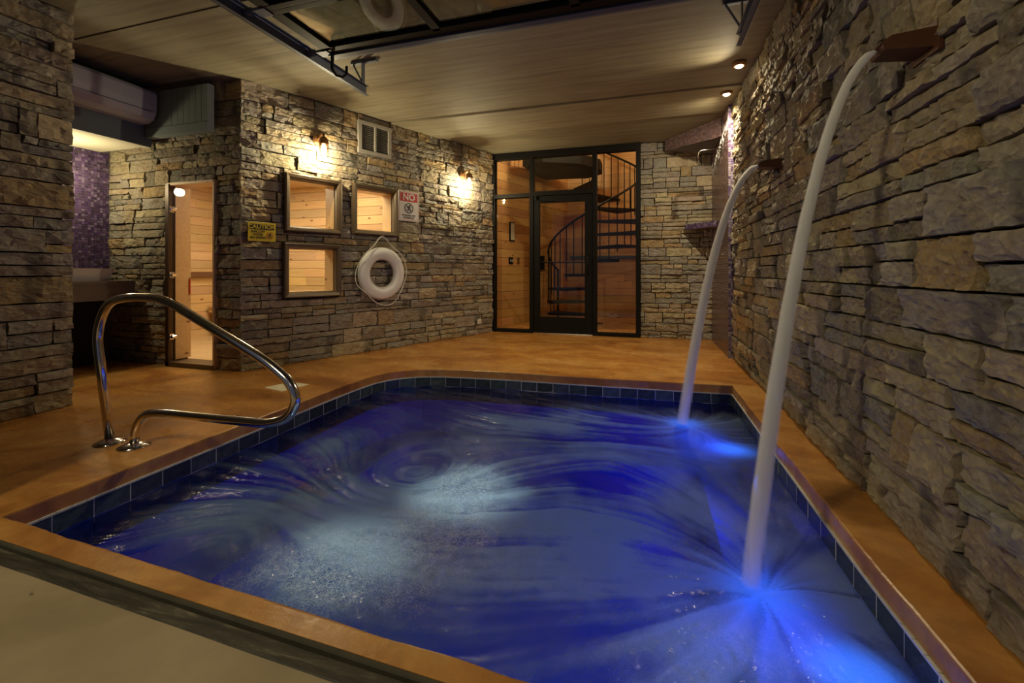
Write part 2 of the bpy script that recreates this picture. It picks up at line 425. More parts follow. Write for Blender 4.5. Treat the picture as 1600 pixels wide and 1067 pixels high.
# densify + roughen deck edge
def dens(pts, step=.035, amp=.004, seed=3):
    rs = random.Random(seed); out = []
    for i in range(len(pts)):
        a = Vector(pts[i]); b = Vector(pts[(i+1) % len(pts)]); n = max(1, int((b-a).length/step))
        nn = Vector((-(b-a).y, (b-a).x)).normalized()
        for k in range(n):
            p = a+(b-a)*k/n
            q = p if k == 0 else p+nn*(mnoise.noise(Vector((p.x*5, p.y*5, 7)))*amp*1.6+rs.uniform(-amp, amp)*.35)
            out.append((q.x, q.y))
    return out
edge = dens(pool_out)
bm = polyslab([(-6.4, yout(-6.4)), (1.05, yout(1.05)), (1.05, 6.85), (-6.4, 6.85)], edge, -.07, 0)
# ease the pool edge
pe = [e for e in bm.edges if len(e.link_faces) == 2 and e.verts[0].co.z == 0 and e.verts[1].co.z == 0 and e.calc_face_angle(0) > 1 and not (e.verts[0].co.x < -6 or e.verts[0].co.x > 1 or e.verts[0].co.y > 6 or (e.verts[0].co.y < yout(e.verts[0].co.x)+.01 and e.verts[1].co.y < yout(e.verts[1].co.x)+.01))]
bmesh.ops.bevel(bm, geom=pe, offset=.009, segments=2, affect='EDGES', profile=.6)
fl = bm_obj(bm, 'floor', M['deck']); tag(fl, kind='structure')
m = MB(); m.box((-6.4, -3.5, -.12), (2.2, .925, -.002)); o = m.build('floor_patio', M['slab']); tag(o, kind='structure')
# earth/curb block under the deck around the basin keeps the slab from floating
# threshold track
th = empty('door_threshold', (0, 0, 0), 0, 'worn dark threshold channel between patio concrete and orange pool curb', 'threshold')
def strip(name, ya, yb, z0, z1, mat):
    m = MB(); xs = np.linspace(-3.4, 1.2, 60); pr = []
    vs = []; fs = []
    for i, x in enumerate(xs):
        k = yout(x)-.96; zz = z1+mnoise.noise(Vector((x*3, ya*40, 0)))*.0015
        vs += [(x, ya+k, z0), (x, ya+k, zz-.003), (x, ya+k+.004, zz), (x, yb+k-.004, zz), (x, yb+k, zz-.003), (x, yb+k, z0)]
    for i in range(len(xs)-1):
        for j in range(5): a = i*6+j; fs.append((a, a+6, a+7, a+1))
    m.add(vs, fs); return m.build(name, mat, th)
strip('inner_rail', .943, .960, -.06, .001, M['concrete_dark'])
strip('groove_bottom', .931, .943, -.06, -.022, M['black'])
strip('worn_sill', .878, .931, -.06, .001, M['worn'])
# pool basin
def offset_poly(pts, d):
    out = []; n = len(pts)
    for i in range(n):
        a = Vector(pts[i-1]); b = Vector(pts[i]); c = Vector(pts[(i+1) % n])
        n1 = Vector(((b-a).y, -(b-a).x)).normalized(); n2 = Vector(((c-b).y, -(c-b).x)).normalized()
        nn = (n1+n2); L = nn.length; nn = nn/L if L > 1e-5 else n1
        k = d/max(.4, nn.dot(n1)); out.append((b.x+nn.x*k, b.y+nn.y*k))
    return out
# pool_out runs clockwise seen from above? area sign decides
ar = sum(pool_out[i][0]*pool_out[(i+1) % len(pool_out)][1]-pool_out[(i+1) % len(pool_out)][0]*pool_out[i][1] for i in range(len(pool_out)))
SGN = 1 if ar < 0 else -1       # +: positive offset goes inwards for a clockwise loop
inn = pool_out
def ring(p0, z0, p1, z1, m):
    n = len(p0); b = [(x, y, z0) for x, y in p0]+[(x, y, z1) for x, y in p1]
    m.add(b, [(i, (i+1) % n, n+(i+1) % n, n+i) for i in range(n)])
m = MB(); off = lambda d: offset_poly(inn, SGN*d)
p0 = off(-.012); ring(p0, -.07, p0, -.62, m); p1 = off(.30); ring(p0, -.62, p1, -.62, m); ring(p1, -.62, p1, -.98, m)
m.add([(x, y, -.98) for x, y in p1], [tuple(range(len(p1)))])
basin = m.build('pool_basin', M['plaster']); tag(basin, kind='structure')
# waterline tiles
def path_pts(pts): 
    segs = []; 
    for i in range(len(pts)):
        a = Vector((*pts[i], 0)); b = Vector((*pts[(i+1) % len(pts)], 0)); segs.append((a, b, (b-a).length))
    return segs
rs = random.Random(5)
seg = path_pts(pool_out); tot = sum(s_[2] for s_ in seg)
def along(t):
    t %= tot
    for a, b, L in seg:
        if t <= L: return a+(b-a)*(t/L)
        t -= L
    return seg[-1][1]
nt = int(tot/.1515); cen = Vector((-.9, 2.6, 0))
gm = MB()
for row, (za, zb) in enumerate(((-.079, -.163), (-.167, -.30))):
    stack = MB()
    for i in range(nt):
        a = along(i*tot/nt); b = along((i+1)*tot/nt); d = (b-a); L = d.length
        if L < .02: continue
        d.normalize(); nrm = Vector((d.y, -d.x, 0))*SGN
        kk = rs.uniform(.5, 1.5); cc = (kk, kk*rs.uniform(.95, 1.08), kk*rs.uniform(.9, 1.1))
        mt = Matrix(((d.x, nrm.x, 0, a.x), (d.y, nrm.y, 0, a.y), (0, 0, 1, 0), (0, 0, 0, 1)))
        if row == 0:
            t_ = MB(); t_.bbox((.002, -.004, za), (L-.002, .006+rs.uniform(-.001, .001), zb), .0015); t_.c = [cc]*len(t_.f)
            o = t_.build('waterline_tile', M['pooltile'], basin); o.matrix_world = mt
            gm.box((-.002, .0, za-.0), (.002, .0058, zb-.002), mt)
        else: stack.box((.002, -.004, zb), (L-.002, .005, za), mt, cc)
    if row: tag(stack.build('submerged_tile', M['pooltile'], basin), kind='stuff')
for i in range(220):
    a = along(i*tot/220); b = along((i+1)*tot/220); d = (b-a); L = d.length
    if L < .005: continue
    d.normalize(); nrm = Vector((d.y, -d.x, 0))*SGN
    mt = Matrix(((d.x, nrm.x, 0, a.x), (d.y, nrm.y, 0, a.y), (0, 0, 1, 0), (0, 0, 0, 1)))
    gm.box((-.001, -.004, -.0795), (L+.001, .0085, -.071), mt); gm.box((-.001, -.004, -.168), (L+.001, .0045, -.162), mt)
M['pgrout'] = plain('pool_grout', (.62, .62, .62), .7)
gm.build('grout_line', M['pgrout'], basin)

# ceiling planks
cl = empty('ceiling', (0, 0, CE)); tag(cl, kind='structure')
ys = [-.2, 1.08, 2.36, 3.70, 4.86, 5.62, 6.9]
for i in range(len(ys)-1):
    m = MB(); dz = (0, .006, 0, .006, -.012, .004)[i]; k = (1, .96, 1., 1.02, 1.12, 1.0)[i]
    m.box((-6.4, ys[i]+.004, 0+dz), (1.1, ys[i+1]-.004, .16), None, (k, k, k)); m.build('ceiling_panel', M['ceiling'], cl)
m = MB(); m.box((-6.4, -.2, .05), (1.1, 6.9, .17)); m.build('ceiling_backing', M['mortar'], cl)

# walls of stone
WB_A, WB_B = (-3.75, 3.30), (-2.34, 6.62)
FB = Frame(WB_A, WB_B)
wins = [(.40, 1.02, 1.385, 1.99), (.39, 1.01, .69, 1.265), (1.165, 1.78, 1.405, 1.995)]
vent_r = (1.24, 1.69, 2.37, 2.755)
wl, _ = stone_wall('wall_left', WB_A, WB_B, 0, CE, wins+[vent_r], seed=11, band=.145, thick=.14, backholes=[(a+.04, b-.04, c+.04, d-.04) for a, b, c, d in wins])
wsf, FS = stone_wall('wall_sauna_front', (-5.62, 3.30), (-3.75, 3.30), 0, CE, [(.91, 1.55, 0, 1.86)], seed=21, band=.15, ext=(0, .0), thick=.14)
wb, FK = stone_wall('wall_back', (-.10, 6.72), (.86, 6.72), 0, CE, [], seed=31, band=.13, thick=.12, ext=(0, .03), lm=(.14, .42), dep=(.03, .055))
wr, FR = stone_wall('wall_right', (.90, 5.42), (.90, .95), 0, CE, [], seed=43, band=.155, back=.05, det=.024, thick=.14, lm=(.16, .5), dep=(.034, .060))
wp, FP = stone_wall('wall_pillar', (-3.97, .95), (-3.97, 2.09), 0, CE, [], seed=51, band=.15, thick=.3, ext=(0, .04))
# far end of the pillar wall and the rest of the shell
m = MB(); m.box((-6.4, 1.0, 0), (-4.03, 2.06, CE)); tag(m.build('wall_pillar_core', M['mortar']), kind='structure')
m = MB(); m.box((-6.4, .80, 0), (-2.62, .95, CE)); m.box((-2.62, .80, 2.62), (1.1, .95, CE)); tag(m.build('wall_front', M['mortar']), kind='structure')
m = MB(); m.box((.96, -.2, 0), (1.1, .95, CE)); tag(m.build('wall_front_right', M['mortar']), kind='structure')
m = MB(); m.box((-6.4, 2.06, 0), (-5.66, 3.5, CE)); m.box((-6.4, 3.5, 0), (-6.25, 6.9, CE)); tag(m.build('wall_left_end', M['mortar']), kind='structure')

# mosaics
def mosaic(name, fr_M, x0, x1, z0, z1, pal, parent, pitch=.027, seed=1, label=None, groutk='grout', poly=None):
    rs = random.Random(seed); nx = max(1, round((x1-x0)/pitch)); nz = max(1, round((z1-z0)/pitch)); dx = (x1-x0)/nx; dz = (z1-z0)/nz
    m = MB(); g = .0018
    for i in range(nx):
        for j in range(nz):
            a = x0+i*dx; b = z0+j*dz
            if poly and not poly(a+dx/2, b+dz/2): continue
            c = rs.choice(pal); k = rs.uniform(.8, 1.2); c = tuple(q*k for q in c)
            t = .004; ti = rs.uniform(-.0006, .0006)
            p = [(a+g, 0, b+g), (a+dx-g, 0, b+g), (a+dx-g, 0, b+dz-g), (a+g, 0, b+dz-g), (a+g*1.3, -t+ti, b+g*1.3), (a+dx-g*1.3, -t-ti, b+g*1.3), (a+dx-g*1.3, -t-ti, b+dz-g*1.3), (a+g*1.3, -t+ti, b+dz-g*1.3)]
            m.add([fr_M @ Vector(q) for q in p], [(4, 5, 6, 7), (0, 1, 5, 4), (1, 2, 6, 5), (2, 3, 7, 6), (3, 0, 4, 7)], c)
    return tag(m.build(name, M['mosaic'], parent), kind='stuff')
PUR = [(.085, .045, .15), (.05, .03, .09), (.13, .085, .20), (.19, .14, .26), (.07, .045, .09), (.10, .06, .15)]
PLUM = [(.17, .10, .10), (.13, .08, .08), (.20, .13, .12), (.15, .09, .11)]
FN = Frame((-5.60, 1.9), (-5.60, 3.30))
m = MB(); m.box((0, 0, 0), (FN.L+.02, .06, CE)); o = m.build('wall_niche', M['grout']); o.matrix_world = FN.M; tag(o, kind='structure')
mosaic('mosaic_tile', Matrix.Identity(4), 0, FN.L, .70, 2.24, PUR, o, seed=2)
FW = Frame((.86, 6.72), (.86, 5.40))
m = MB(); m.box((0, 0, 0), (FW.L, .18, CE)); sw = m.build('wall_shower', M['grout']); sw.matrix_world = FW.M; tag(sw, kind='structure')
mosaic('mosaic_tile', Matrix.Identity(4), 0, FW.L-.002, 0, CE, PLUM, sw, seed=3, pitch=.03)
FE = Frame((.856, 5.40), (.935, 5.40))
mosaic('edge_mosaic_tile', FW.M.inverted() @ FE.M, 0, FE.L, 0, CE, [(.12, .08, .20), (.26, .22, .30), (.18, .14, .24), (.32, .28, .33), (.08, .05, .13)], sw, seed=4)
# corner valance with mosaic, and corner shelf
cv = empty('shower_valance', (0, 0, 0), 0, 'purple mosaic corner valance under the ceiling above the shower', 'valance')
FV = Frame((.24, 6.66), (.85, 5.85))
m = MB(); m.add([(.24, 6.66, CE), (.85, 5.85, CE), (.85, 6.66, CE), (.24, 6.66, 2.68), (.85, 5.85, 2.60), (.85, 6.66, 2.60)], [(0, 2, 1), (3, 4, 5), (0, 1, 4, 3), (1, 2, 5, 4), (2, 0, 3, 5)])
m.build('valance_body', M['grout'], cv)
mosaic('mosaic_tile', FV.M, 0, FV.L, 2.60, CE, PLUM, cv, seed=5, poly=lambda x, z: z > 2.68-.08*x/FV.L)
cs = empty('corner_shelf', (0, 0, 0), 0, 'triangular mosaic corner shelf in the shower beside pale stone wall', 'shelf')
m = MB(); m.add([(.50, 6.66, 1.62), (.85, 6.22, 1.62), (.85, 6.66, 1.62), (.50, 6.66, 1.545), (.85, 6.22, 1.545), (.85, 6.66, 1.545)], [(0, 1, 2), (3, 5, 4), (0, 3, 4, 1), (1, 4, 5, 2), (2, 5, 3, 0)])
m.build('shelf_body', M['grout'], cs)
FH = Frame((.50, 6.66), (.85, 6.22)); mosaic('mosaic_tile', FH.M, 0, FH.L, 1.547, 1.62, PUR, cs, seed=6)
# shower arm and valve
sa = empty('shower_fixture', (.86, 5.82, 2.44), 0, 'thin chrome shower arm bending down from the shower wall', 'shower')
def arc(c, r, a0, a1, n, ax='xz', y=0):
    return [(c[0]+r*math.cos(a0+(a1-a0)*k/n), y, c[1]+r*math.sin(a0+(a1-a0)*k/n)) for k in range(n+1)]
m = MB(); m.tube([(0, 0, 0)]+[(-.20, 0, -.0)]+arc((-.22, -.05), .05, PI/2, PI, 6)+[(-.27, 0, -.12)], .008); m.build('arm', M['steel'], sa, True)
m = MB(); m.lathe([(.012, -.12), (.014, -.13), (.024, -.145), (.026, -.155), (.0, -.156)], 16, Matrix.Translation((-.27, 0, 0))); m.build('shower_head', M['steel'], sa, True)
m = MB(); m.tube([(0, 0, 0), (-.008, 0, 0)], .026, 16); m.build('flange', M['steel'], sa)
sv = empty('shower_valve', (.86, 5.82, 1.15), 0, 'chrome lever valve on the brown shower wall below the arm', 'valve')
m = MB(); m.tube([(0, 0, 0), (-.012, 0, 0)], .045, 20); m.build('flange', M['steel'], sv)
m = MB(); m.tube([(-.01, 0, 0), (-.07, 0, 0)], .014, 14); m.tube([(-.06, 0, 0), (-.06, 0, .05)], .006); m.build('handle', M['steel'], sv, True)
m = MB(); m.tube([(-.06, 0, -.005), (-.15, 0, -.005), (-.175, 0, .01), (-.18, 0, .04)], .008); m.build('spout', M['steel'], sv, True)

# ------------------------------------------------------------------ sauna: interior, windows, door
def plank_wall(name, A, B, z0, z1, ph, mat, holes=(), seed=1, tints=(.8, 1.15), lens=(1.2, 2.4), thick=.02, limit=280, backm='mortar', cut=True):
    rs = random.Random(seed); fr = Frame(A, B)
    m = MB(); m.box((0, .025, z0), (fr.L, .06, z1)); o = m.build(name, M[backm]); o.matrix_world = fr.M; tag(o, kind='structure')
    z = z0; n = 0; bulk = MB()
    while z < z1-.01:
        h = min(ph, z1-z); x = -rs.uniform(0, lens[0]) if cut else 0
        while x < fr.L-.01:
            L = rs.uniform(*lens) if cut else fr.L; a, b = max(0, x), min(fr.L, x+L)
            if b-a > .03:
                k = rs.uniform(*tints); c = (k, k*rs.uniform(.92, 1.04), k*rs.uniform(.82, 1.05))
                t = MB(); t.box((.0008, 0, .0012), (b-a-.0008, thick, h-.0012), None, c)
                t.v = [(p[0], p[1]+(.004 if p[1] < .01 and (p[2] < .002 or p[2] > h-.002) else 0), p[2]) for p in t.v]
                t.box((.0008, -.001, .004), (b-a-.0008, .006, h-.004), None, c)
                q = t.build('plank', mat, o); q.location = (a, 0, z); n += 1
            x += L
        z += h
    return o
plank_wall('wall_sauna_back', (-6.2, 5.35), (-2.95, 5.35), .0, 2.2, .125, M['cedar'], seed=3)
plank_wall('wall_sauna_left', (-6.2, 3.5), (-6.2, 5.35), .0, 2.2, .125, M['cedar'], seed=4)
for nm, za, zb in (('ceiling_sauna', 2.2, 2.25), ('floor_sauna', -.02, .012)):
    pg = [(-6.2, 3.47), tuple(FB.p(.10, -.21, 0))[:2], tuple(FB.p(2.28, -.21, 0))[:2], (-6.2, 5.36)]
    m = MB(); m.add([(x, y, zb) for x, y in pg]+[(x, y, za) for x, y in pg], [(0, 1, 2, 3), (7, 6, 5, 4)]+[(k, k+4, (k+1) % 4+4, (k+1) % 4) for k in range(4)]); tag(m.build(nm, M['cedar']), kind='structure')
# inner cladding on the back of wall_left keeps the light in
m = MB()
for r in rects_minus((-.02, 2.35, 0, 2.22), wins): m.box((r[0], .21, r[2]), (r[1], .235, r[3]))
o = m.build('wall_sauna_inner', M['cedar']); o.matrix_world = FB.M; tag(o, kind='structure')
bench = empty('sauna_bench', (0, 0, 0), 0, 'cedar sauna bench seen through the glass sauna door', 'bench')
for k in range(4):
    m = MB(); m.bbox((-6.15, 4.86+k*.115, .43), (-3.4, 4.96+k*.115, .46), .004); m.build('slat', M['cedar'], bench)
m = MB(); m.bbox((-6.15, 4.88, .36), (-3.4, 4.91, .43), .003); m.build('front_rail', M['cedar'], bench)
for x in (-6.1, -4.9, -3.6):
    m = MB(); m.bbox((x, 4.9, .012), (x+.06, 5.3, .36), .003); m.build('leg', M['cedar'], bench)
m = MB(); m.bbox((-6.17, 4.30, .88), (-6.13, 5.32, .955), .004)
bk = m.build('backrest', plain('dark_wood', (.17, .075, .03), .5), bench)
for y in (4.4, 5.2):
    m = MB(); m.bbox((-6.195, y, .86), (-6.165, y+.05, .98), .002); m.build('mount', M['cedar'], bk)
# windows in wall_left
for i, (a, b, c, d) in enumerate(wins):
    r = empty('window_%d' % (i+1), FB.p(a, 0, c), FB.rz); tag(r, kind='structure')
    W = b-a; H = d-c; F_ = .055
    m = MB()
    o_ = [(0, 0), (W, 0), (W, H), (0, H)]; 
    prof = [(0, .03), (0, -.045), (.012, -.052), (F_-.016, -.045), (F_, -.022), (F_, .06), (F_, .23)]
    vs = []; fs = []
    for ins, y in prof: vs += [(ins, y, ins), (W-ins, y, ins), (W-ins, y, H-ins), (ins, y, H-ins)]
    for j in range(len(prof)-1):
        for k in range(4): fs.append((j*4+k, j*4+(k+1) % 4, j*4+4+(k+1) % 4, j*4+4+k))
    m.add(vs, fs); m.build('window_frame', M['bronze'], r)
    m = MB(); m.box((F_-.005, .012, F_-.005), (W-F_+.005, .018, H-F_+.005)); m.build('pane', M['glass'], r)
    m = MB(); m.box((F_, .03, F_), (F_+.006, .22, H-F_)); m.box((W-F_-.006, .03, F_), (W-F_, .22, H-F_)); m.box((F_, .03, F_), (W-F_, .22, F_+.006)); m.box((F_, .03, H-F_-.006), (W-F_, .22, H-F_)); m.build('reveal_lining', M['cedar'], r)
# sauna door
d1 = empty('door_1', (-4.71, 3.30, 0)); tag(d1, kind='structure')
m = MB(); m.box((0, -.03, 0), (.045, .17, 1.86)); m.build('door_jamb', M['black'] if False else plain('dark_bronze_jamb', (.07, .035, .015), .4, .2), d1)
m = MB(); m.box((.0, -.02, 1.845), (.64, .17, 1.87)); m.box((.625, -.02, 0), (.645, .17, 1.86)); m.build('door_casing', M['cedar'], d1)
m = MB(); m.box((.045, .03, .06), (.06, .19, 1.845)); m.build('reveal_lining', M['cedar'], d1)
m = MB(); m.box((0, -.03, 0), (.64, .17, .045)); m.build('door_sill', M['bronze'], d1)
m = MB(); m.box((.05, -.004, .05), (.622, .004, 1.84)); dg = m.build('pane', M['glass'], d1)
for z in (.30, .93, 1.60):
    m = MB(); m.bbox((.03, -.025, z-.03), (.058, .02, z+.03), .003); m.tube([(.075, -.02, z), (.075, .02, z)], .018, 14); m.bbox((.05, -.012, z-.016), (.075, .012, z+.016), .002); m.build('hinge', M['steel'], d1)
m = MB(); m.tube([(.16, 0, .0), (.16, 0, .01)], .002)
th_ = MB(); th_.bbox((-.004, 0, 0), (.004, .012, .17), .002); o = th_.build('thermometer', M['signred']); o.location = (-4.646, 3.47, .72); tag(o, 'thin red thermometer strip inside the sauna doorway', 'thermometer')

# ------------------------------------------------------------------ storefront (door_2 + glazing)
YS = 6.70
sf = empty('window_4', (0, YS, 0)); tag(sf, kind='structure')
def bar(x0, x1, z0, z1, name='mullion', parent=sf, y0=-.05, y1=.07, mat='black'):
    m = MB(); m.bbox((x0, y0, z0), (x1, y1, z1), .004); return m.build(name, M[mat], parent)
bar(-2.40, -2.33, 0, 2.83); bar(-.165, -.10, 0, 2.83); bar(-2.33, -.165, 2.73, 2.83, 'header')
bar(-1.76, -1.70, 0, 2.73); bar(-.785, -.725, 0, 2.73)
bar(-2.33, -1.76, 0, .05, 'sill'); bar(-.725, -.165, 0, .05, 'sill')
bar(-2.33, -1.76, 2.12, 2.18, 'transom_bar'); bar(-1.70, -.785, 2.13, 2.20, 'transom_bar')
for x0, x1, z0, z1 in ((-2.33, -1.76, .05, 2.12), (-2.33, -1.76, 2.18, 2.73), (-1.70, -.785, 2.20, 2.73), (-.725, -.165, .05, 2.73)):
    m = MB(); m.box((x0, .0, z0), (x1, .008, z1)); m.build('pane', M['glass'], sf)
d2 = empty('door_2', (-1.70, YS, 0)); tag(d2, kind='structure')
W = .915
bar(.004, .10, .02, 2.125, 'stile', d2, -.035, .02); bar(W-.12, W-.004, .02, 2.125, 'stile', d2, -.035, .02)
bar(.10, W-.12, 2.02, 2.125, 'top_rail', d2, -.035, .02); bar(.10, W-.12, .02, .26, 'kick_rail', d2, -.035, .02)
m = MB(); m.box((.10, -.01, .26), (W-.12, -.002, 2.02)); m.build('pane', M['glass'], d2)
m = MB(); m.bbox((.0, -.06, 0), (W, .06, .018), .003); m.build('sweep', M['steel'], d2)
m = MB(); m.bbox((.02, -.075, 2.06), (.06, -.035, 2.13), .004); m.tube([(.04, -.07, 2.06), (.30, -.10, 2.03), (.36, -.06, 2.02)], .007); m.build('closer', M['black'], d2)
m = MB(); m.tube([(W-.07, -.035, 1.20), (W-.07, -.09, 1.20), (W-.07, -.09, .92), (W-.07, -.035, .92)], .011); m.build('handle', M['black'], d2, True)
m = MB(); m.tube([(W-.07, -.036, 1.06), (W-.07, -.046, 1.06)], .016, 16); m.build('lock', M['steel'], d2)
m = MB(); m.tube([(.10, .05, 1.10), (W-.12, .05, 1.10)], .012); m.build('push_bar', M['black'], d2)

# ------------------------------------------------------------------ stair room
SR = 4.05
plank_wall('wall_stair_left', (-2.62, 6.78), (-1.66, 9.5), 0, SR, .15, M['pine'], seed=7, lens=(1.0, 2.4))
plank_wall('wall_stair_back', (-1.68, 9.5), (1.2, 9.5), 0, SR, .15, M['pine'], seed=8)
plank_wall('wall_stair_right', (1.1, 9.5), (1.1, 6.86), 0, SR, .15, M['pine'], seed=9)
m = MB(); m.box((-2.8, 6.78, SR), (1.3, 9.7, SR+.05)); tag(m.build('ceiling_stair', M['pine']), kind='structure')
m = MB(); m.box((-2.9, 6.85, -.07), (1.3, 9.7, 0)); tag(m.build('floor_stair', M['deck']), kind='structure')
m = MB(); m.box((-2.8, 6.72, CE), (1.3, 6.84, SR+.05)); m.box((-.1, 6.86, 0), (1.1, 6.94, CE)); tag(m.build('wall_stair_front', M['mortar']), kind='structure')
SC = (-.94, 8.2); R = .86
ss = empty('spiral_staircase', (*SC, 0), 0, 'black steel spiral staircase behind the glass entrance door', 'staircase')
m = MB(); m.tube([(0, 0, 0), (0, 0, 3.9)], .05, 20); m.build('center_pole', M['black'], ss, True)
m = MB(); m.lathe([(.16, 0), (.16, .012), (.06, .02), (.06, .03)], 24); m.build('base_plate', M['black'], ss)
NTR = 12; rise = .245
def ang(i): return math.radians(168+30*i)
for i in range(NTR-1):
    a = ang(i); z = .18+i*rise; m = MB(); vs = []
    ha = math.radians(17); n = 6
    top = [(.05*math.cos(a-1.2), .05*math.sin(a-1.2))]+[(R*math.cos(a-ha+2*ha*k/n), R*math.sin(a-ha+2*ha*k/n)) for k in range(n+1)]+[(.05*math.cos(a+1.2), .05*math.sin(a+1.2))]
    q = len(top); vs = [(x, y, z) for x, y in top]+[(x, y, z-.045) for x, y in top]
    m.add(vs, [tuple(range(q)), tuple(range(2*q-1, q-1, -1))]+[(k, q+k, q+(k+1) % q, (k+1) % q) for k in range(q)])
    m.tube([(0, 0, z-.20), (0, 0, z+.005)], .06, 16); m.build('tread', M['black'], ss)
for i in range(NTR-1):
    for s_ in (-.5, -.17, .17):
        a = ang(i)+math.radians(30)*s_; z = .18+i*rise; zt = .18+(i+s_)*rise+.92
        m = MB(); m.tube([((R-.02)*math.cos(a), (R-.02)*math.sin(a), z-.12 if s_ == -.5 else z-.02), ((R-.02)*math.cos(a), (R-.02)*math.sin(a), zt)], .009, 6); m.build('baluster', M['black'], ss)
pts = []
for k in range(0, 91):
    i = -.5+k/90*(NTR-1); a = ang(i); pts.append(((R-.02)*math.cos(a), (R-.02)*math.sin(a), .18+i*rise+.93))
m = MB(); m.tube(pts, .019, 10); m.build('handrail', M['black'], ss, True)
m = MB(); a = ang(-.5); m.tube([((R-.02)*math.cos(a), (R-.02)*math.sin(a), 0), ((R-.02)*math.cos(a), (R-.02)*math.sin(a), 1.0)], .022, 12); m.build('newel', M['black'], ss)
# landing
m = MB(); lp = [(-1.15, -.75), (-1.1, .5), (-.2, .62), (.12, .3), (.12, -.12), (-.15, -.62), (-.75, -.95)]; q = len(lp)
m.add([(x, y, 2.98) for x, y in lp]+[(x, y, 2.80) for x, y in lp], [tuple(range(q)), tuple(range(2*q-1, q-1, -1))]+[(k, q+k, q+(k+1) % q, (k+1) % q) for k in range(q)]); m.build('landing', M['black'], ss)
for e in (0, 5, 6):
    a = Vector((*lp[e], 0)); b = Vector((*lp[(e+1) % q], 0)); n = max(3, int((b-a).length/.11))
    for k in range(n):
        p = a+(b-a)*k/n; m = MB(); m.tube([(p.x, p.y, 2.98), (p.x, p.y, 3.9)], .009, 6); m.build('baluster', M['black'], ss)
# things on the stair room walls
FL = Frame((-2.62, 6.78), (-1.66, 9.5))
def wall_thing(name, s_, z, w_, h_, t_, mat, label, cat, off_=.0, fr=FL):
    e = empty(name, fr.p(s_, off_, z), fr.rz, label, cat); m = MB(); m.bbox((0, -t_, 0), (w_, 0, h_), .004); m.build('body', M[mat], e); return e
e = wall_thing('picture_frame', .78, 1.50, .15, .34, .02, 'black', 'small black framed notice on the pine wall behind the left glass pane', 'picture')
m = MB(); m.box((.018, -.024, .018), (.132, -.019, .322)); m.build('print', M['paper'], e)
e = wall_thing('switch_plate', .76, 1.09, .12, .12, .015, 'black', 'black double switch plate on pine wall below the framed notice', 'switch')
for x in (.03, .075):
    m = MB(); m.box((x, -.022, .04), (x+.018, -.014, .08)); m.build('toggle', M['white'], e)
wall_thing('dimmer_plate', 1.02, 1.09, .06, .12, .012, 'brassy', 'small brown wall plate right of the black switch plate', 'switch')
e = wall_thing('wall_phone', 1.75, .98, .10, .28, .07, 'black', 'black wall phone on pine wall beside the glass door', 'phone')
m = MB(); m.bbox((.012, -.10, .02), (.055, -.07, .26), .01); m.build('handset', M['black'], e)
o = empty('wall_rail', (-1.6, 9.47, 1.25), 0, 'blue-grey horizontal rail across the pine wall behind the staircase', 'rail')
m = MB(); m.bbox((0, -.05, -.03), (2.6, 0, .03), .006); m.build('rail', M['darkrubber'], o)

# ------------------------------------------------------------------ water
x0, x1, y0, y1 = -2.465, .758, 1.01, 4.15
STP = .0085; nx = int((x1-x0)/STP)+1; ny = int((y1-y0)/STP)+1
gx = np.linspace(x0, x1, nx); gy = np.linspace(y0, y1, ny); X, Y = np.meshgrid(gx, gy)
rng = np.random.default_rng(7)
def vnoise(scale, seed):
    r = np.random.default_rng(seed); sx = int((x1-x0)/scale)+3; sy = int((y1-y0)/scale)+3; g = r.random((sy, sx))
    u = (X-x0)/scale; v = (Y-y0)/scale; i = u.astype(int); j = v.astype(int); fu = u-i; fv = v-j; fu = fu*fu*(3-2*fu); fv = fv*fv*(3-2*fv)
    return (g[j, i]*(1-fu)+g[j, i+1]*fu)*(1-fv)+(g[j+1, i]*(1-fu)+g[j+1, i+1]*fu)*fv
def fbm(scale, seed, o=4):
    s_ = 0; a = 1; t = 0
    for k in range(o): s_ = s_+a*vnoise(scale/2**k, seed+k); t += a; a *= .55
    return s_/t
S1 = (.24, 3.56); S2 = (.36, 1.74)
def G(cx, cy, sx, sy=None, rot=0):
    sy = sy or sx; dx = X-cx; dy = Y-cy; c, s_ = math.cos(rot), math.sin(rot); a = dx*c+dy*s_; b = -dx*s_+dy*c
    return np.exp(-.5*((a/sx)**2+(b/sy)**2))
VX = np.zeros_like(X); VY = np.zeros_like(X)
for (cx, cy), st, rr in ((S1, 1.0, 1.1), (S2, 1.1, 1.2)):
    dx = X-cx; dy = Y-cy; r = np.hypot(dx, dy)+.05; k = st*np.exp(-r/rr)*1.6
    VX += dx/r*k; VY += dy/r*k
for cx, cy, st, rr, ex in ((-1.28, 2.16, -1.0, .42, 1.2), (-1.7, 1.5, .55, .45, 1.), (-.2, 2.75, .35, .35, 1.)):
    dx = (X-cx)/ex; dy = (Y-cy); r = np.hypot(dx, dy)+.03; k = st*np.exp(-(r/rr)**2*.5)*np.minimum(1, r/.12)*1.7
    VX += -dy/r*k*ex; VY += dx/r*k
VX -= .35; VY += .05
ps = fbm(.7, 40, 3); gyy, gxx = np.gradient(ps, STP); VX += gyy*.12; VY -= gxx*.12
sp = np.hypot(VX, VY)+1e-6; UX = VX/sp; UY = VY/sp
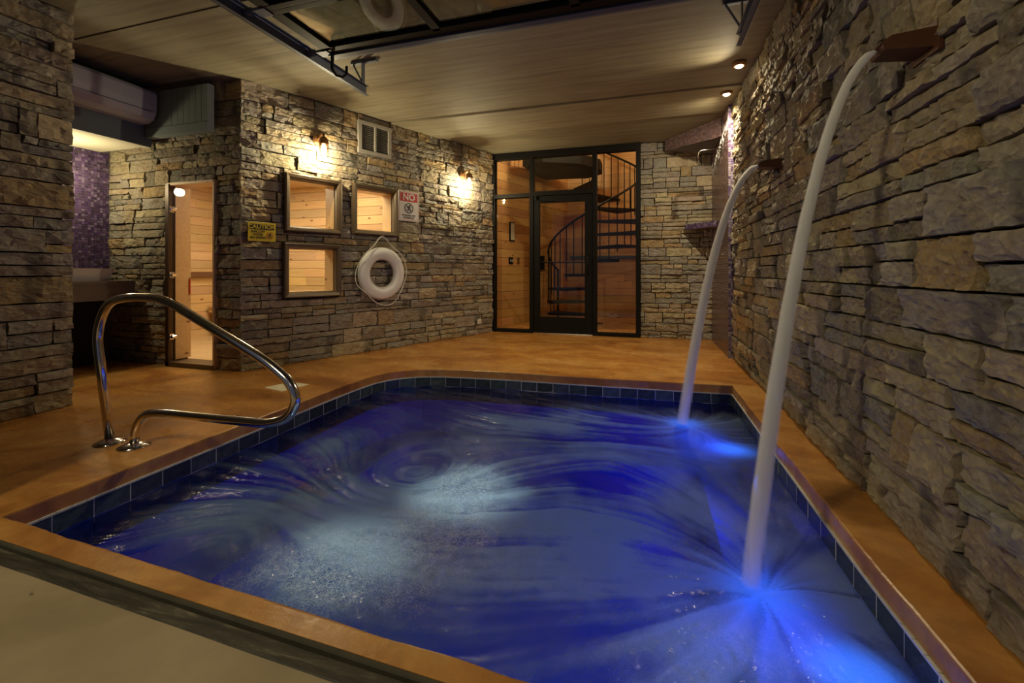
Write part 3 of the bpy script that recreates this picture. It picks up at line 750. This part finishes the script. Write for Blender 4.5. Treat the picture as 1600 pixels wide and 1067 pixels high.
def lic(img, n, step=1.6):
    acc = img.copy(); cnt = 1
    for sgn in (1, -1):
        px = np.tile(np.arange(nx, dtype=float), (ny, 1)); py = np.tile(np.arange(ny, dtype=float)[:, None], (1, nx))
        for k in range(n):
            i = np.clip(px, 0, nx-1).astype(int); j = np.clip(py, 0, ny-1).astype(int)
            px = px+sgn*UX[j, i]*step; py = py+sgn*UY[j, i]*step
            i = np.clip(px, 0, nx-1).astype(int); j = np.clip(py, 0, ny-1).astype(int); acc += img[j, i]; cnt += 1
    acc /= cnt; return (acc-acc.mean())/(acc.std()+1e-9)
L1 = lic(fbm(.035, 70, 2), 26); L2 = lic(fbm(.12, 80, 3), 34, 2.2); L3 = fbm(.45, 90, 4); L3 = (L3-L3.mean())/L3.std()
dS1 = np.hypot(X-S1[0], Y-S1[1]); dS2 = np.hypot(X-S2[0], Y-S2[1])
cov = .13+.34*G(-.75, 1.9, 1.1, .55)+.30*G(-.55, 2.6, .8, .45, -.3)+.42*G(-.15, 3.35, .55, .28, .25)+.55*G(-.1, 1.75, .75, .35)+.35*G(-.9, 3.25, .6, .18, .4)+.25*G(-1.5, 1.5, .35, .3)+.3*G(-2.0, 2.3, .14, .7)
cov -= .28*G(-1.55, 3.0, .45, .22)+.22*G(-2.35, 1.6, .12, .8)+.3*G(.55, 2.75, .25, .35)+.35*G(-.5, 4.0, 1.4, .13)+.25*G(-1.9, 1.25, .35, .14)
cov += .35*G(.45, 2.15, .5, .07, -.25)+.25*G(.62, 1.75, .07, .35)
fz0 = .95*G(-.92, 2.06, .17, .26, .1)+.75*G(-1.17, 1.42, .28, .17, .2)
cov = cov-.46*np.clip(fz0, 0, 1)
foam = cov*(1+.36*L2+.34*L1+.42*L3)+.025*L2
foam += .5*np.exp(-dS1/.14)+.5*np.exp(-dS2/.15)+.75*G(.50, 3.05, .19, .2)+.55*G(.57, 1.50, .16, .15)  # last two terms: foam put over the wall LEDs to spread their glow
foam = np.clip(foam*.92, 0, 1)
fizz = 1.1*G(-.90, 2.02, .15, .27, .1)+.85*G(-1.17, 1.42, .27, .17, .2)+.3*G(-.95, 2.65, .25, .18)+.42*G(.30, 1.35, .35, .2)+.34*G(.55, 2.35, .2, .28)+.25*G(-.75, 1.6, .3, .2)
fizz = np.clip(fizz*(.35+1.25*fbm(.09, 120, 3)), 0, 1)
hz = .003*L2+.0015*L1+.010*(fbm(.3, 130, 3)-.5)+.02*fizz*(fbm(.035, 140, 2)-.3)-.012*np.exp(-dS1/.1)-.012*np.exp(-dS2/.1)
ed_ = np.minimum.reduce([X-x0, x1-X, Y-y0, y1-Y]); hz = hz*np.clip(ed_/.1, .2, 1)
# inside test so the sheet ends just behind the tile face
poly = off(-.008); inside = np.zeros_like(X, dtype=bool)
for i in range(len(poly)):
    ax, ay = poly[i-1]; bx, by = poly[i]
    cnd = ((ay > Y) != (by > Y))
    xi = (bx-ax)*(Y-ay)/((by-ay) if abs(by-ay) > 1e-9 else 1e-9)+ax
    inside ^= cnd & (X < xi)
idx = -np.ones(nx*ny, dtype=np.int64)
ii, jj = np.meshgrid(np.arange(nx-1), np.arange(ny-1)); ii = ii.ravel(); jj = jj.ravel()
qf = np.stack([jj*nx+ii, jj*nx+ii+1, (jj+1)*nx+ii+1, (jj+1)*nx+ii], 1)
insf = inside.ravel(); keep = insf[qf].all(1); qf = qf[keep]
used = np.unique(qf); idx[used] = np.arange(len(used)); qf = idx[qf]
V3 = np.stack([X.ravel(), Y.ravel(), WZ+hz.ravel()], 1)[used]
me = bpy.data.meshes.new('pool_water')
me.vertices.add(len(V3)); me.vertices.foreach_set('co', V3.astype(np.float32).ravel())
me.loops.add(len(qf)*4); me.loops.foreach_set('vertex_index', qf.astype(np.int32).ravel())
me.polygons.add(len(qf)); me.polygons.foreach_set('loop_start', (np.arange(len(qf))*4).astype(np.int32)); me.polygons.foreach_set('loop_total', np.full(len(qf), 4, dtype=np.int32))
me.update(calc_edges=True); me.validate()
for nm, ar_ in (('foam', foam), ('fizz', fizz)):
    at = me.attributes.new(nm, 'FLOAT', 'POINT'); at.data.foreach_set('value', ar_.ravel()[used].astype(np.float32))
me.polygons.foreach_set('use_smooth', np.ones(len(qf), dtype=bool))
def water_mat():
    t = NT('swirling_water')
    fo = t.n('Attribute', attribute_name='foam').outputs['Fac']; fz = t.n('Attribute', attribute_name='fizz').outputs['Fac']
    v = t.co(); f1 = t.n('TexNoise', {'Vector': v, 'Scale': 70., 'Detail': 4., 'Roughness': .7, 'Distortion': 2.2}, noise_type='RIDGED_MULTIFRACTAL', normalize=True).outputs[0]; f2 = t.n('TexVoronoi', {'Vector': t.n('Mapping', {0: v}).outputs[0], 'Scale': 70.}, feature='DISTANCE_TO_EDGE').outputs[0]
    def thread(sc, k, sd):
        a = t.n('TexNoise', {'Vector': t.n('Mapping', {0: v, 'Location': (sd, sd*.7, 0)}).outputs[0], 'Scale': sc, 'Detail': 3., 'Roughness': .6, 'Distortion': 1.6}).outputs[0]
        return t.math('SUBTRACT', 1., t.math('MULTIPLY', t.math('ABSOLUTE', t.math('SUBTRACT', a, .5)), k), True)
    sp_ = t.math('MAXIMUM', t.math('MAXIMUM', thread(24., 50., 0.), thread(40., 44., 3.)), t.math('MAXIMUM', thread(66., 36., 7.), thread(38., 48., 11.)))
    fizzm = t.math('MULTIPLY', sp_, t.math('MULTIPLY', fz, 1.5, True), True)
    fog = t.math('MULTIPLY', fz, .12)
    soft = t.math('MULTIPLY', t.math('POWER', fo, 1.15), .80, True)
    cover = t.math('MAXIMUM', t.math('ADD', soft, fog, True), fizzm)
    bmp = t.bump(t.math('ADD', t.noise(v, 20, 3, .6), t.math('MULTIPLY', fizzm, 1.2)), .35, .012)
    col = t.mix(fizzm, (.20, .31, .34), (.93, .95, .92))
    wht = t.n('MixShader', {0: .42, 1: t.n('BsdfDiffuse', {0: col, 'Normal': bmp}).outputs[0], 2: t.n('BsdfTranslucent', {0: (.72, .78, .9, 1)}).outputs[0]}).outputs[0]
    fr = t.n('Fresnel', {'IOR': 1.33, 'Normal': bmp}).outputs[0]
    clr = t.n('MixShader', {0: fr, 1: t.n('BsdfTransparent', {0: (.34, .50, .86, 1)}).outputs[0], 2: t.n('BsdfGlossy', {0: (1, 1, 1, 1), 'Roughness': .12, 'Normal': bmp}).outputs[0]}).outputs[0]
    s_ = t.n('MixShader', {0: cover, 1: clr, 2: wht}).outputs[0]
    return t.done(s_)
me.materials.append(water_mat())
wo = bpy.data.objects.new('pool_water', me); C.objects.link(wo); tag(wo, 'swirling blue lit pool water with streaks of foam and bubbling patches', 'water', kind='stuff')
# pool light fixtures
for k, (y, lb) in enumerate(((1.52, 'blue underwater light on the right pool wall near the camera'), (3.18, 'blue underwater light on the right pool wall under the far spout'))):
    xw = .716 if k == 0 else .70
    e = empty('pool_light', (xw, y, -.42), 0, lb, 'pool light', 'underwater lights')
    R90 = Matrix.Rotation(-PI/2, 4, 'Y')
    m = MB(); m.lathe([(.10, 0), (.10, .012), (.085, .022), (.075, .022), (.075, .005)], 28, R90); m.build('rim', M['steel'], e, False)
    m = MB(); m.lathe([(.075, .006), (.072, .022), (.05, .034), (.02, .04), (.001, .041)], 28, R90); m.build('lens', M['led'], e, True)

# ------------------------------------------------------------------ copper spouts and streams
def spout(y, z, label):
    e = empty('water_spout', (.90, y, z), 0, label, 'spout')
    m = MB()  # open trough, lip towards -x
    P = [(.04, -.055, .03), (.04, .055, .03), (.04, .055, -.03), (.04, -.055, -.03)]
    Ln = .135
    o_ = [(0.03, .058, .035), (0.03, .058, -.035), (-Ln, .05, -.022), (-Ln-.012, .05, .005), (-Ln+.02, .05, .025)]
    i_ = [(a, -b, c) for a, b, c in o_]
    m.add(o_+i_, [(0, 1, 2, 3, 4), (9, 8, 7, 6, 5), (1, 6, 7, 2), (0, 5, 6, 1), (2, 7, 8, 3), (4, 9, 5, 0)])
    m.build('trough', M['copper'], e)
    m = MB(); m.bbox((-.005, -.075, -.05), (.012, .075, .05), .004); m.build('escutcheon', M['copper'], e)
    m = MB(); m.box((-Ln-.014, -.048, -.004), (-Ln+.015, .048, .002)); m.build('lip', M['copper'], e)
    return e
spout(1.84, 1.745, 'copper trough spout pouring water, nearest on the right stone wall')
spout(3.55, 1.730, 'copper trough spout pouring water, farther one on the right stone wall')
def stream(y, z0, a, R0, R1, D0, D1, label):
    P = []; Rr = []
    for k in np.linspace(0, 1, 44)**1.8:
        dz = k*(z0-WZ-.004); P.append((.775-a*math.sqrt(dz), y-.06*dz/1.92, z0-dz)); Rr.append(R0+(R1-R0)*k if k > .004 else R0*.6)
    m = MB(); m.tube(P, Rr, 18, ell=1.2); o = m.build('water_stream', stream_mat(y, z0, a, R0, R1, D0, D1), smooth=True); return tag(o, label, 'water stream')
stream(1.84, 1.742, .305, .0155, .038, 560, 16, 'white falling stream from the nearest copper spout')
stream(3.55, 1.727, .386, .024, .048, 380, 14, 'white falling stream from the farther copper spout')

# ------------------------------------------------------------------ pool handrail
hr = empty('pool_handrail', (0, 1.73, 0), 0, 'polished steel grab rail looping over the left pool edge', 'handrail')
ctrl = [(-2.92, 0), (-3.04, .62), (-2.95, .795), (-2.78, .83), (-2.56, .83), (-2.44, .80), (-1.80, .53), (-1.66, .44), (-1.615, .36), (-1.66, .265), (-1.79, .222), (-2.50, .208), (-2.64, .19), (-2.71, .12), (-2.73, 0)]
def fillet(c, rad):
    out = [Vector((c[0][0], 0, c[0][1]))]
    for i in range(1, len(c)-1):
        a, b, d = (Vector((c[k][0], 0, c[k][1])) for k in (i-1, i, i+1)); u = (a-b); v = (d-b)
        r = min(rad, u.length*.48, v.length*.48); p = b+u.normalized()*r; q = b+v.normalized()*r
        for k in range(7): t = k/6; out.append(p*(1-t)**2+b*2*t*(1-t)+q*t*t)
    out.append(Vector((c[-1][0], 0, c[-1][1]))); return out
m = MB(); m.tube(fillet(ctrl, .12), .0235, 20); m.build('rail', M['steel'], hr, True)
for x in (-2.92, -2.73):
    m = MB(); m.lathe([(.075, .0), (.075, .006), (.045, .018), (.03, .022), (.024, .024)], 28, Matrix.Translation((x, 0, 0))); m.build('escutcheon', M['steel'], hr, True)
dl = MB(); dl.box((0, 0, 0), (1, 1, 1)); dl.v = [(x, y, z) for z in (.0, .004) for x, y in ((-3.05, 2.91), (-2.82, 2.86), (-2.77, 3.10), (-2.98, 3.12))]
M['lid'] = plain('lid_plastic', (.82, .74, .58), .5)
o = dl.build('deck_lid', M['lid']); tag(o, 'pale rectangular lid set flush in the orange deck', 'lid')

# ------------------------------------------------------------------ vanity, AC, bulkhead
vc = empty('vanity_counter', (0, 0, 0), 0, 'dark stone vanity counter slab in the left niche', 'counter')
m = MB(); m.bbox((-5.595, 2.06, .835), (-5.08, 3.235, .872), .006); m.build('top', M['counter'], vc)
m = MB(); m.bbox((-5.10, 2.07, .68), (-5.085, 3.23, .835), .003); m.build('apron', M['counter'], vc)
m = MB(); m.box((-5.58, 2.1, 0), (-5.5, 3.2, .68)); m.build('back_panel', M['mortar'], vc)
sk = empty('vessel_sink', (-5.33, 2.80, .872), 0, 'white rectangular vessel sink on the vanity counter', 'sink')
m = MB(); A_ = (-.19, -.42); B_ = (.19, .30)
def rr(x0, y0, x1, y1, r, z, n=5):
    out = []
    for cx, cy, a in ((x1-r, y1-r, 0), (x0+r, y1-r, 90), (x0+r, y0+r, 180), (x1-r, y0+r, 270)):
        for k in range(n): t = math.radians(a+90*k/(n-1)); out.append((cx+r*math.cos(t), cy+r*math.sin(t), z))
    return out
L_ = [rr(-.15, -.38, .15, .26, .03, 0), rr(-.19, -.42, .19, .30, .03, .125), rr(-.175, -.405, .175, .285, .03, .125), rr(-.14, -.36, .14, .24, .03, .02)]
vs = sum(L_, []); q = 20; fs = [tuple(range(q-1, -1, -1)), tuple(3*q+k for k in range(q))]
for i in range(3): fs += [(i*q+k, i*q+(k+1) % q, (i+1)*q+(k+1) % q, (i+1)*q+k) for k in range(q)]
m.add(vs, fs); m.build('basin', M['porcelain'], sk)
m = MB(); m.tube([(.0, .33, 0), (0, .33, .2), (0, .28, .22), (0, .18, .2)], .012); 
tr = empty('wooden_tray', (-5.33, 2.55, .997), 0, 'pale wooden tray lying across the white sink', 'tray')
m = MB(); m.bbox((-.15, -.14, 0), (.15, .14, .012), .004); m.add([(-.15, -.14, .012), (.15, -.14, .012), (.15, -.12, .03), (-.15, -.12, .03)], [(0, 1, 2, 3)]); m.build('board', M['cedar'], tr)
bh = empty('bulkhead', (0, 0, 0), 0, 'blue-grey painted bulkhead above the niche carrying the air conditioner', 'bulkhead')
m = MB(); m.box((-4.93, 2.07, 2.23), (-4.83, 3.22, CE-.02)); m.build('face_panel', M['bluegrey'], bh)
m = MB(); m.box((-5.59, 2.07, 2.24), (-4.93, 3.22, 2.30)); m.build('niche_soffit', M['nichewhite'], bh)
m = MB(); m.box((-4.93, 2.07, 2.226), (-4.835, 3.22, 2.23)); m.build('lower_edge', M['nichewhite'], bh)
sb = empty('access_box', (-4.82, 3.20, 2.31), 0, 'grey-green tongue and groove box panel above the sauna door wall', 'box')
m = MB(); m.box((.0, -.03, 0), (.82, .03, .45)); m.build('box_body', M['greige'], sb)
for k in range(5):
    m = MB(); m.bbox((.36+k*.078, -.042, .09), (.36+k*.078+.075, -.028, .445), .003); m.build('board', M['greige'], sb)
m = MB(); m.bbox((0, -.046, 0), (.82, -.028, .085), .003); m.build('bottom_rail', M['greige'], sb)
m = MB(); m.bbox((0, -.042, .09), (.355, -.028, .445), .003); m.build('board', M['greige'], sb)
m = MB(); m.bbox((.752, -.042, .09), (.82, -.028, .445), .003); m.build('board', M['greige'], sb)
ac = empty('air_conditioner', (-4.83, 2.12, 2.43), 0, 'white wall mounted air conditioner on the blue-grey bulkhead', 'air conditioner')
pr = [(0, 0), (.10, -.0), (.17, .03), (.205, .09), (.21, .16), (.21, .27), (.19, .30), (0, .30)]; q = len(pr)
m = MB(); m.add([(x, y, z) for y in (0, 1.01) for x, z in pr], [tuple(range(q-1, -1, -1)), tuple(range(q, 2*q))]+[(k, (k+1) % q, q+(k+1) % q, q+k) for k in range(q)]); m.build('body', M['acwhite'], ac)
m = MB(); m.add([(x, y, z) for y in (.03, .95) for x, z in ((.185, .028), (.213, .085), (.208, .087), (.18, .030))], [(3, 2, 1, 0), (4, 5, 6, 7), (0, 1, 5, 4), (1, 2, 6, 5), (2, 3, 7, 6), (3, 0, 4, 7)]); m.build('air_flap', M['acwhite'], ac)
m = MB(); m.box((.2085, .02, .095), (.2112, .97, .098)); m.build('seam', M['black'], ac)

# ------------------------------------------------------------------ things on wall_left
def on_wall(name, s_, z, label, cat, out=.03, group=None): return empty(name, FB.p(s_, out, z), FB.rz, label, cat, group)
def text(body, size, loc, mat, parent, bold=0., name='lettering', sx=1., sp=1.):
    c = bpy.data.curves.new('t', 'FONT'); c.body = body; c.size = size; c.align_x = 'CENTER'; c.align_y = 'CENTER'; c.offset = bold; c.extrude = .0006; c.space_character = sp
    to = bpy.data.objects.new('t', c); C.objects.link(to); bpy.context.view_layer.update()
    me = bpy.data.meshes.new_from_object(to); bpy.data.objects.remove(to); me.name = name; me.materials.clear(); me.materials.append(mat)
    o = bpy.data.objects.new(name, me); C.objects.link(o); o.parent = parent; o.location = loc; o.rotation_euler = (PI/2, 0, 0); o.scale = (sx, 1, 1); return o
def figure(parent, cx, cz, r, ring_mat, fig_mat, y):
    m = MB(); n = 28
    vs = [(cx+rr_*math.cos(k*2*PI/n), y, cz+rr_*math.sin(k*2*PI/n)) for rr_ in (r, r*.84) for k in range(n)]
    m.add(vs, [(k, (k+1) % n, n+(k+1) % n, n+k) for k in range(n)]); m.tube([(cx-r*.62, y, cz+r*.62), (cx+r*.62, y, cz-r*.62)], r*.06, 5); m.build('prohibition_ring', M[ring_mat], parent)
    m = MB(); u = r*.11; P = lambda a, b: (cx+a*r, y-.0005, cz+b*r)
    m.tube([P(.12, .38), P(-.05, -.05)], [u*1.3, u], 5); m.tube([P(.12, .34), P(.42, .12)], u*.7, 5); m.tube([P(.10, .34), P(-.30, .28), P(-.42, .08)], u*.7, 5)
    m.tube([P(-.05, -.05), P(.30, -.16), P(.26, -.52)], u*.9, 5); m.tube([P(-.05, -.05), P(-.18, -.36), P(-.50, -.42)], u*.9, 5)
    m.lathe([(.001, -u*1.3), (u*1.2, -u*.6), (u*1.2, u*.6), (.001, u*1.3)], 10, Matrix.Translation(P(.24, .56))); m.build('pictogram', M[fig_mat], parent)
def plate(e, w_, h_, mat, r=.006, t_=.003):
    m = MB(); m.bbox((-w_/2, -t_, -h_/2), (w_/2, 0, h_/2), .0014); return m.build('plate', M[mat], e)
cz = on_wall('caution_sign', .178, 1.358, 'yellow caution sign reading shallow water no diving on the stone wall', 'sign', .035)
plate(cz, .255, .185, 'yellow'); m = MB(); m.box((-.110, -.0042, .022), (.110, -.003, .075)); m.build('header_panel', M['signblack'], cz)
text('CAUTION', .056, (0, -.0048, .0485), M['yellow'], cz, .0012)
for k, tx in enumerate(('SHALLOW', 'WATER', 'NO DIVING')): text(tx, .030, (-.036, -.0040, .002-k*.030), M['signblack'], cz, .0006, sx=.9)
figure(cz, .072, -.032, .036, 'signorange', 'signblack', -.0046)
ns = on_wall('no_running_sign', 1.943, 1.805, 'white and red NO running sign beside the right sauna window', 'sign', .035)
plate(ns, .325, .385, 'signwhite'); m = MB(); m.box((-.135, -.0042, .060), (.135, -.003, .170)); m.build('header_panel', M['signred'], ns)
m = MB()
for a, b, c, d in ((-.15, .15, .178, .181), (-.15, .15, -.181, -.178), (-.15, -.147, -.181, .181), (.147, .15, -.181, .181)): m.box((a, -.0038, c), (b, -.003, d))
m.build('border', M['signred'], ns)
text('NO', .115, (0, -.0048, .115), M['signwhite'], ns, .003, sx=1.05)
figure(ns, 0, -.025, .068, 'signblack', 'signblack', -.0046)
text('RUNNING OR', .034, (0, -.0042, -.118), M['signblack'], ns, .0004, sx=.95); text('HORSEPLAY', .034, (0, -.0042, -.150), M['signblack'], ns, .0004, sx=.95)
# life ring
lr = on_wall('life_ring', 1.515, .94, 'white life ring with rope hanging on the stone wall below a window', 'life ring', .075)
m = MB(); Ro, Ri = .318, .165; Rm = (Ro+Ri)/2; rm = (Ro-Ri)/2; n = 48; k2 = 16; vs = []; fs = []
for i in range(n):
    a = i*2*PI/n
    for j in range(k2):
        b = j*2*PI/k2; rr_ = Rm+rm*math.cos(b); vs.append((rr_*math.cos(a), rm*.62*math.sin(b), rr_*math.sin(a)))
for i in range(n):
    for j in range(k2): fs.append((i*k2+j, i*k2+(j+1) % k2, ((i+1) % n)*k2+(j+1) % k2, ((i+1) % n)*k2+j))
m.add(vs, fs); m.build('ring', M['ring'], lr, True)
ropep = []
def catm(P, n=8):
    out = []; N = len(P)
    for i in range(N):
        p0, p1, p2, p3 = (Vector(P[(i+k-1) % N]) for k in range(4))
        for s_ in range(n):
            t = s_/n; out.append(.5*((2*p1)+(-p0+p2)*t+(2*p0-5*p1+4*p2-p3)*t*t+(-p0+3*p1-3*p2+p3)*t**3))
    return out
rp = [(0, -.01, .445), (.13, -.03, .33), (.245, -.05, .235), (.335, -.02, .10), (.345, -.02, -.02), (.30, -.03, -.13), (.235, -.05, -.235), (.16, -.02, -.36), (.03, -.02, -.39), (-.10, -.02, -.34), (-.235, -.05, -.235), (-.34, -.02, -.13), (-.36, -.02, 0), (-.31, -.03, .14), (-.245, -.05, .235), (-.13, -.03, .33)]
pp = catm(rp); pp.append(pp[0]); m = MB(); m.tube(pp, .0055, 8); m.build('rope', M['rope'], lr, True)
m = MB(); m.tube([(0, .06, .455), (0, -.03, .455), (0, -.035, .47)], .006, 8); m.build('hook', M['steel'], lr)
# vent
vn = on_wall('wall_vent', 1.24, 2.37, 'white framed louvred vent high on the stone wall under the ceiling', 'vent', .0)
W, H = .45, .385
m = MB(); 
for a, b, c, d in ((0, W, 0, .042), (0, W, H-.042, H), (0, .042, .042, H-.042), (W-.042, W, .042, H-.042), (W/2-.012, W/2+.012, .042, H-.042)): m.bbox((a, -.022, c), (b, .05, d), .003)
m.build('frame', M['ventframe'], vn)
for k in range(13):
    z = .05+k*.0228; m = MB(); m.add([(.042, -.008, z), (W-.042, -.008, z), (W-.042, .018, z+.020), (.042, .018, z+.020), (.042, -.006, z-.003), (W-.042, -.006, z-.003), (W-.042, .020, z+.017), (.042, .020, z+.017)], [(0, 1, 2, 3), (7, 6, 5, 4), (0, 4, 5, 1), (3, 2, 6, 7)]); m.build('slat', M['grille'], vn)
m = MB(); m.box((.03, .03, .03), (W-.03, .05, H-.03)); m.build('backing', M['greige'], vn)
oc = on_wall('outlet_cover', 3.20, .165, 'small white outlet cover low on the stone wall near the glass door', 'outlet', .035)
m = MB(); m.bbox((0, -.012, 0), (.075, 0, .075), .004); m.build('cover', M['white'], oc); m = MB(); m.tube([(.0375, -.012, .0375), (.0375, -.02, .0375)], .02, 14); m.build('cap', M['white'], oc)
# sconces
def sconce(s_, z, label):
    e = on_wall('wall_sconce', s_, z, label, 'wall lamp', .03, 'jar wall sconces on the stone wall')
    Yo = -.14
    m = MB(); m.lathe([(.055, 0), (.055, .012), (.03, .022), (.0, .022)], 24, Matrix.Translation((0, 0, .12)) @ Matrix.Rotation(PI/2, 4, 'X')); m.build('back_plate', M['brassy'], e)
    m = MB(); m.tube([(0, -.01, .12), (0, -.05, .15), (0, -.10, .175), (0, Yo, .16), (0, Yo, .115)], .012, 12); m.build('arm', M['brassy'], e, True)
    m = MB(); m.lathe([(.012, .13), (.03, .125), (.046, .10), (.050, .07), (.050, .055), (.0, .055)], 24, Matrix.Translation((0, Yo, 0))); m.build('cap', M['brassy'], e, True)
    m = MB(); m.lathe([(.044, .055), (.047, .02), (.046, -.03), (.038, -.065), (.022, -.082), (.001, -.086)], 24, Matrix.Translation((0, Yo, 0))); m.build('glass_jar', M['jar'], e, True)
    m = MB(); m.lathe([(.012, .055), (.016, .03), (.028, -.0), (.028, -.02), (.018, -.042), (.001, -.048)], 20, Matrix.Translation((0, Yo, 0))); m.build('bulb', M['bulb'], e, True)
    m = MB()
    for k in range(4):
        a = k*PI/2+.4; c, q = math.cos(a), math.sin(a); m.tube([(c*.052, Yo+q*.052, .06), (c*.053, Yo+q*.053, -.03), (c*.03, Yo+q*.03, -.085), (0, Yo, -.096)], .0028, 6)
    m.build('cage', M['brassy'], e, True)
    lamp('sconce_lamp', 'POINT', (0, Yo, -.064), K_SCONCE, WARM, .011, parent=e)
    return e
sconce(.74, 2.27, 'lit jar sconce above the upper left sauna window')
sconce(2.90, 2.25, 'lit jar sconce near the glass door end of the wall')

# downlights at the right end of the ceiling
for x, y, pw, tgt, lb in ((.80, 4.36, K_PUCK, (-1.0, 3.0, .8), 'lit round downlight on the ceiling above the farther spout'), (.80, 5.02, K_PUCK*1.3, (-.3, 6.5, .7), 'lit round downlight on the ceiling beside the shower mosaic edge')):
    e = empty('ceiling_downlight', (x-.02, y, CE-.0), 0, lb, 'downlight', 'ceiling downlights along the right wall')
    m = MB(); m.lathe([(.055, -.012), (.06, 0), (.06, -.02), (.05, -.034), (.036, -.034), (.034, -.02)][::-1], 24); m.build('trim_ring', M['brassy'], e)
    m = MB(); m.lathe([(.034, -.02), (.034, -.035), (.02, -.046), (.001, -.05)], 20); m.build('lens', M['puck'], e, True)
    lamp('downlight_lamp', 'SPOT', (0, 0, -.06), pw, (1, .82, .52), .03, aim((x-.02, y, 2.77), tgt), e, 136, .8)

# ------------------------------------------------------------------ overhead door and tracks
ZD = 2.56
od = empty('overhead_door', (0, 0, ZD), 0, 'black framed glass overhead door rolled up under the ceiling', 'overhead door')
YE = 2.70; XL, XR = -2.24, .50
def obar(name, x0, x1, y0, y1, z0=0, z1=.05, mat='black'):
    m = MB(); m.bbox((x0, y0, z0), (x1, y1, z1), .004); m.build(name, M[mat], od)
secs = [YE-.56*k for k in range(4)]
for k in range(3):
    ya, yb = secs[k+1], secs[k]
    obar('rail', XL, XR, yb-(.085 if k == 0 else .045), yb); obar('rail', XL, XR, ya, ya+.045)
    obar('stile', XL, XL+.085, ya+.045, yb-.05); obar('stile', XR-.085, XR, ya+.045, yb-.05)
    for j in (1, 2):
        x = XL+(XR-XL)*j/3; obar('muntin', x-.03, x+.03, ya+.045, yb-.05)
    for j in range(3):
        a = XL+(XR-XL)*j/3; b = XL+(XR-XL)*(j+1)/3
        m = MB(); m.box((a+.03, ya+.04, .02), (b-.03, yb-.04, .026)); m.build('pane', M['doorglass'], od)
obar('bottom_seal', XL, XR, YE, YE+.05, -.01, .035, 'darkrubber')
obar('edge_strut', XL, XR, YE+.05, YE+.085, .0, .045, 'galv')
m = MB(); m.tube([(XL+.03, YE-.06, .055), (XL+.03, YE-.06, -.02), (XL+.03, YE+.0, -.04)], .01)
# pull hook (bent black strap) at the leading corner
m = MB(); hp = [(0, 0, .07), (0, .0, -.10), (.01, .03, -.135), (.045, .06, -.14), (.07, .07, -.115), (.07, .07, -.06)]
m.tube([(XL+.02+a, YE+.02+b, c) for a, b, c in hp], .016, 10, ell=.6); m.build('pull_hook', M['black'], od)
for y in (YE-.02, YE-.56):
    m = MB(); m.bbox((XL-.06, y-.04, -.005), (XL+.03, y+.04, .012), .003); m.tube([(XL-.12, y, .02), (XL-.0, y, .02)], .008); m.tube([(XL-.14, y, .02), (XL-.10, y, .02)], .024, 14); m.build('roller_hinge', M['galv'], od)
def track(x, sgn, lb, y1):
    e = empty('door_track', (x, 0, ZD), 0, lb, 'door track')
    m = MB(); a = .03
    for x0_, x1_, z0_, z1_ in ((-.003, .003, -.03, .055), (0, .03*sgn, -.03, -.025), (0, .03*sgn, .05, .055)): m.box((min(x0_, x1_), .98, z0_), (max(x0_, x1_), y1, z1_))
    m.build('rail_channel', M['galv'], e)
    zc = CE-ZD
    m = MB(); m.bbox((-.004, y1-.06, -.02), (.004, y1-.02, zc), .001); m.bbox((-.02, y1-.06, .03), (.0, y1-.02, .04), .001); m.build('hanger', M['galv'], e)
    m = MB(); m.bbox((-.12, y1-.055, zc-.025), (.14, y1-.02, zc-.0), .001); m.build('ceiling_angle', M['galv'], e)
    m = MB(); m.tube([(.0, y1-.04, .06), (-.11, y1-.04, zc-.01)], .008, 6); m.build('brace', M['galv'], e)
    m = MB(); m.bbox((-.004, 1.9, .04), (.004, 1.94, zc), .001); m.build('hanger', M['galv'], e)
track(-2.40, 1, 'galvanised overhead door track on the left with ceiling hanger', 3.38)
track(.615, -1, 'galvanised overhead door track beside the right stone wall', 3.38)

# sub-parts: small pieces go under the part that carries them
SUB = {'wall_sconce': [('glass_jar', 'cap'), ('bulb', 'cap'), ('cage', 'cap'), ('cap', 'arm')], 'window_': [('pane', 'window_frame')], 'pool_light': [('lens', 'rim')],
       'ceiling_downlight': [('lens', 'trim_ring')], 'air_conditioner': [('air_flap', 'body'), ('seam', 'body')], 'shower_fixture': [('shower_head', 'arm')], 'door_2': [('lock', 'stile'), ('handle', 'stile')],
       'caution_sign': [('lettering', 'plate'), ('prohibition_ring', 'plate'), ('pictogram', 'plate')], 'no_running_sign': [('lettering', 'plate'), ('prohibition_ring', 'plate'), ('pictogram', 'plate')],
       'water_spout': [('lip', 'trough')], 'wall_phone': [('handset', 'body')], 'picture_frame': [('print', 'body')], 'switch_plate': [('toggle', 'body')], 'outlet_cover': [('cap', 'cover')], 'wall_vent': [('slat', 'frame')]}
for root in [o for o in S.objects if o.parent is None]:
    for k, prs in SUB.items():
        if root.name.startswith(k):
            ch = list(root.children)
            base = lambda o: o.name.split('.')[0]
            for a, b in prs:
                tgt = [c for c in ch if base(c) == b]
                if not tgt: continue
                t_ = tgt[-1] if b == 'stile' else tgt[0]
                for c in ch:
                    if base(c) == a and not (a == 'cap' and b == 'arm'): c.parent = t_
# bulbs hang from the cap, which is itself a part beside the arm
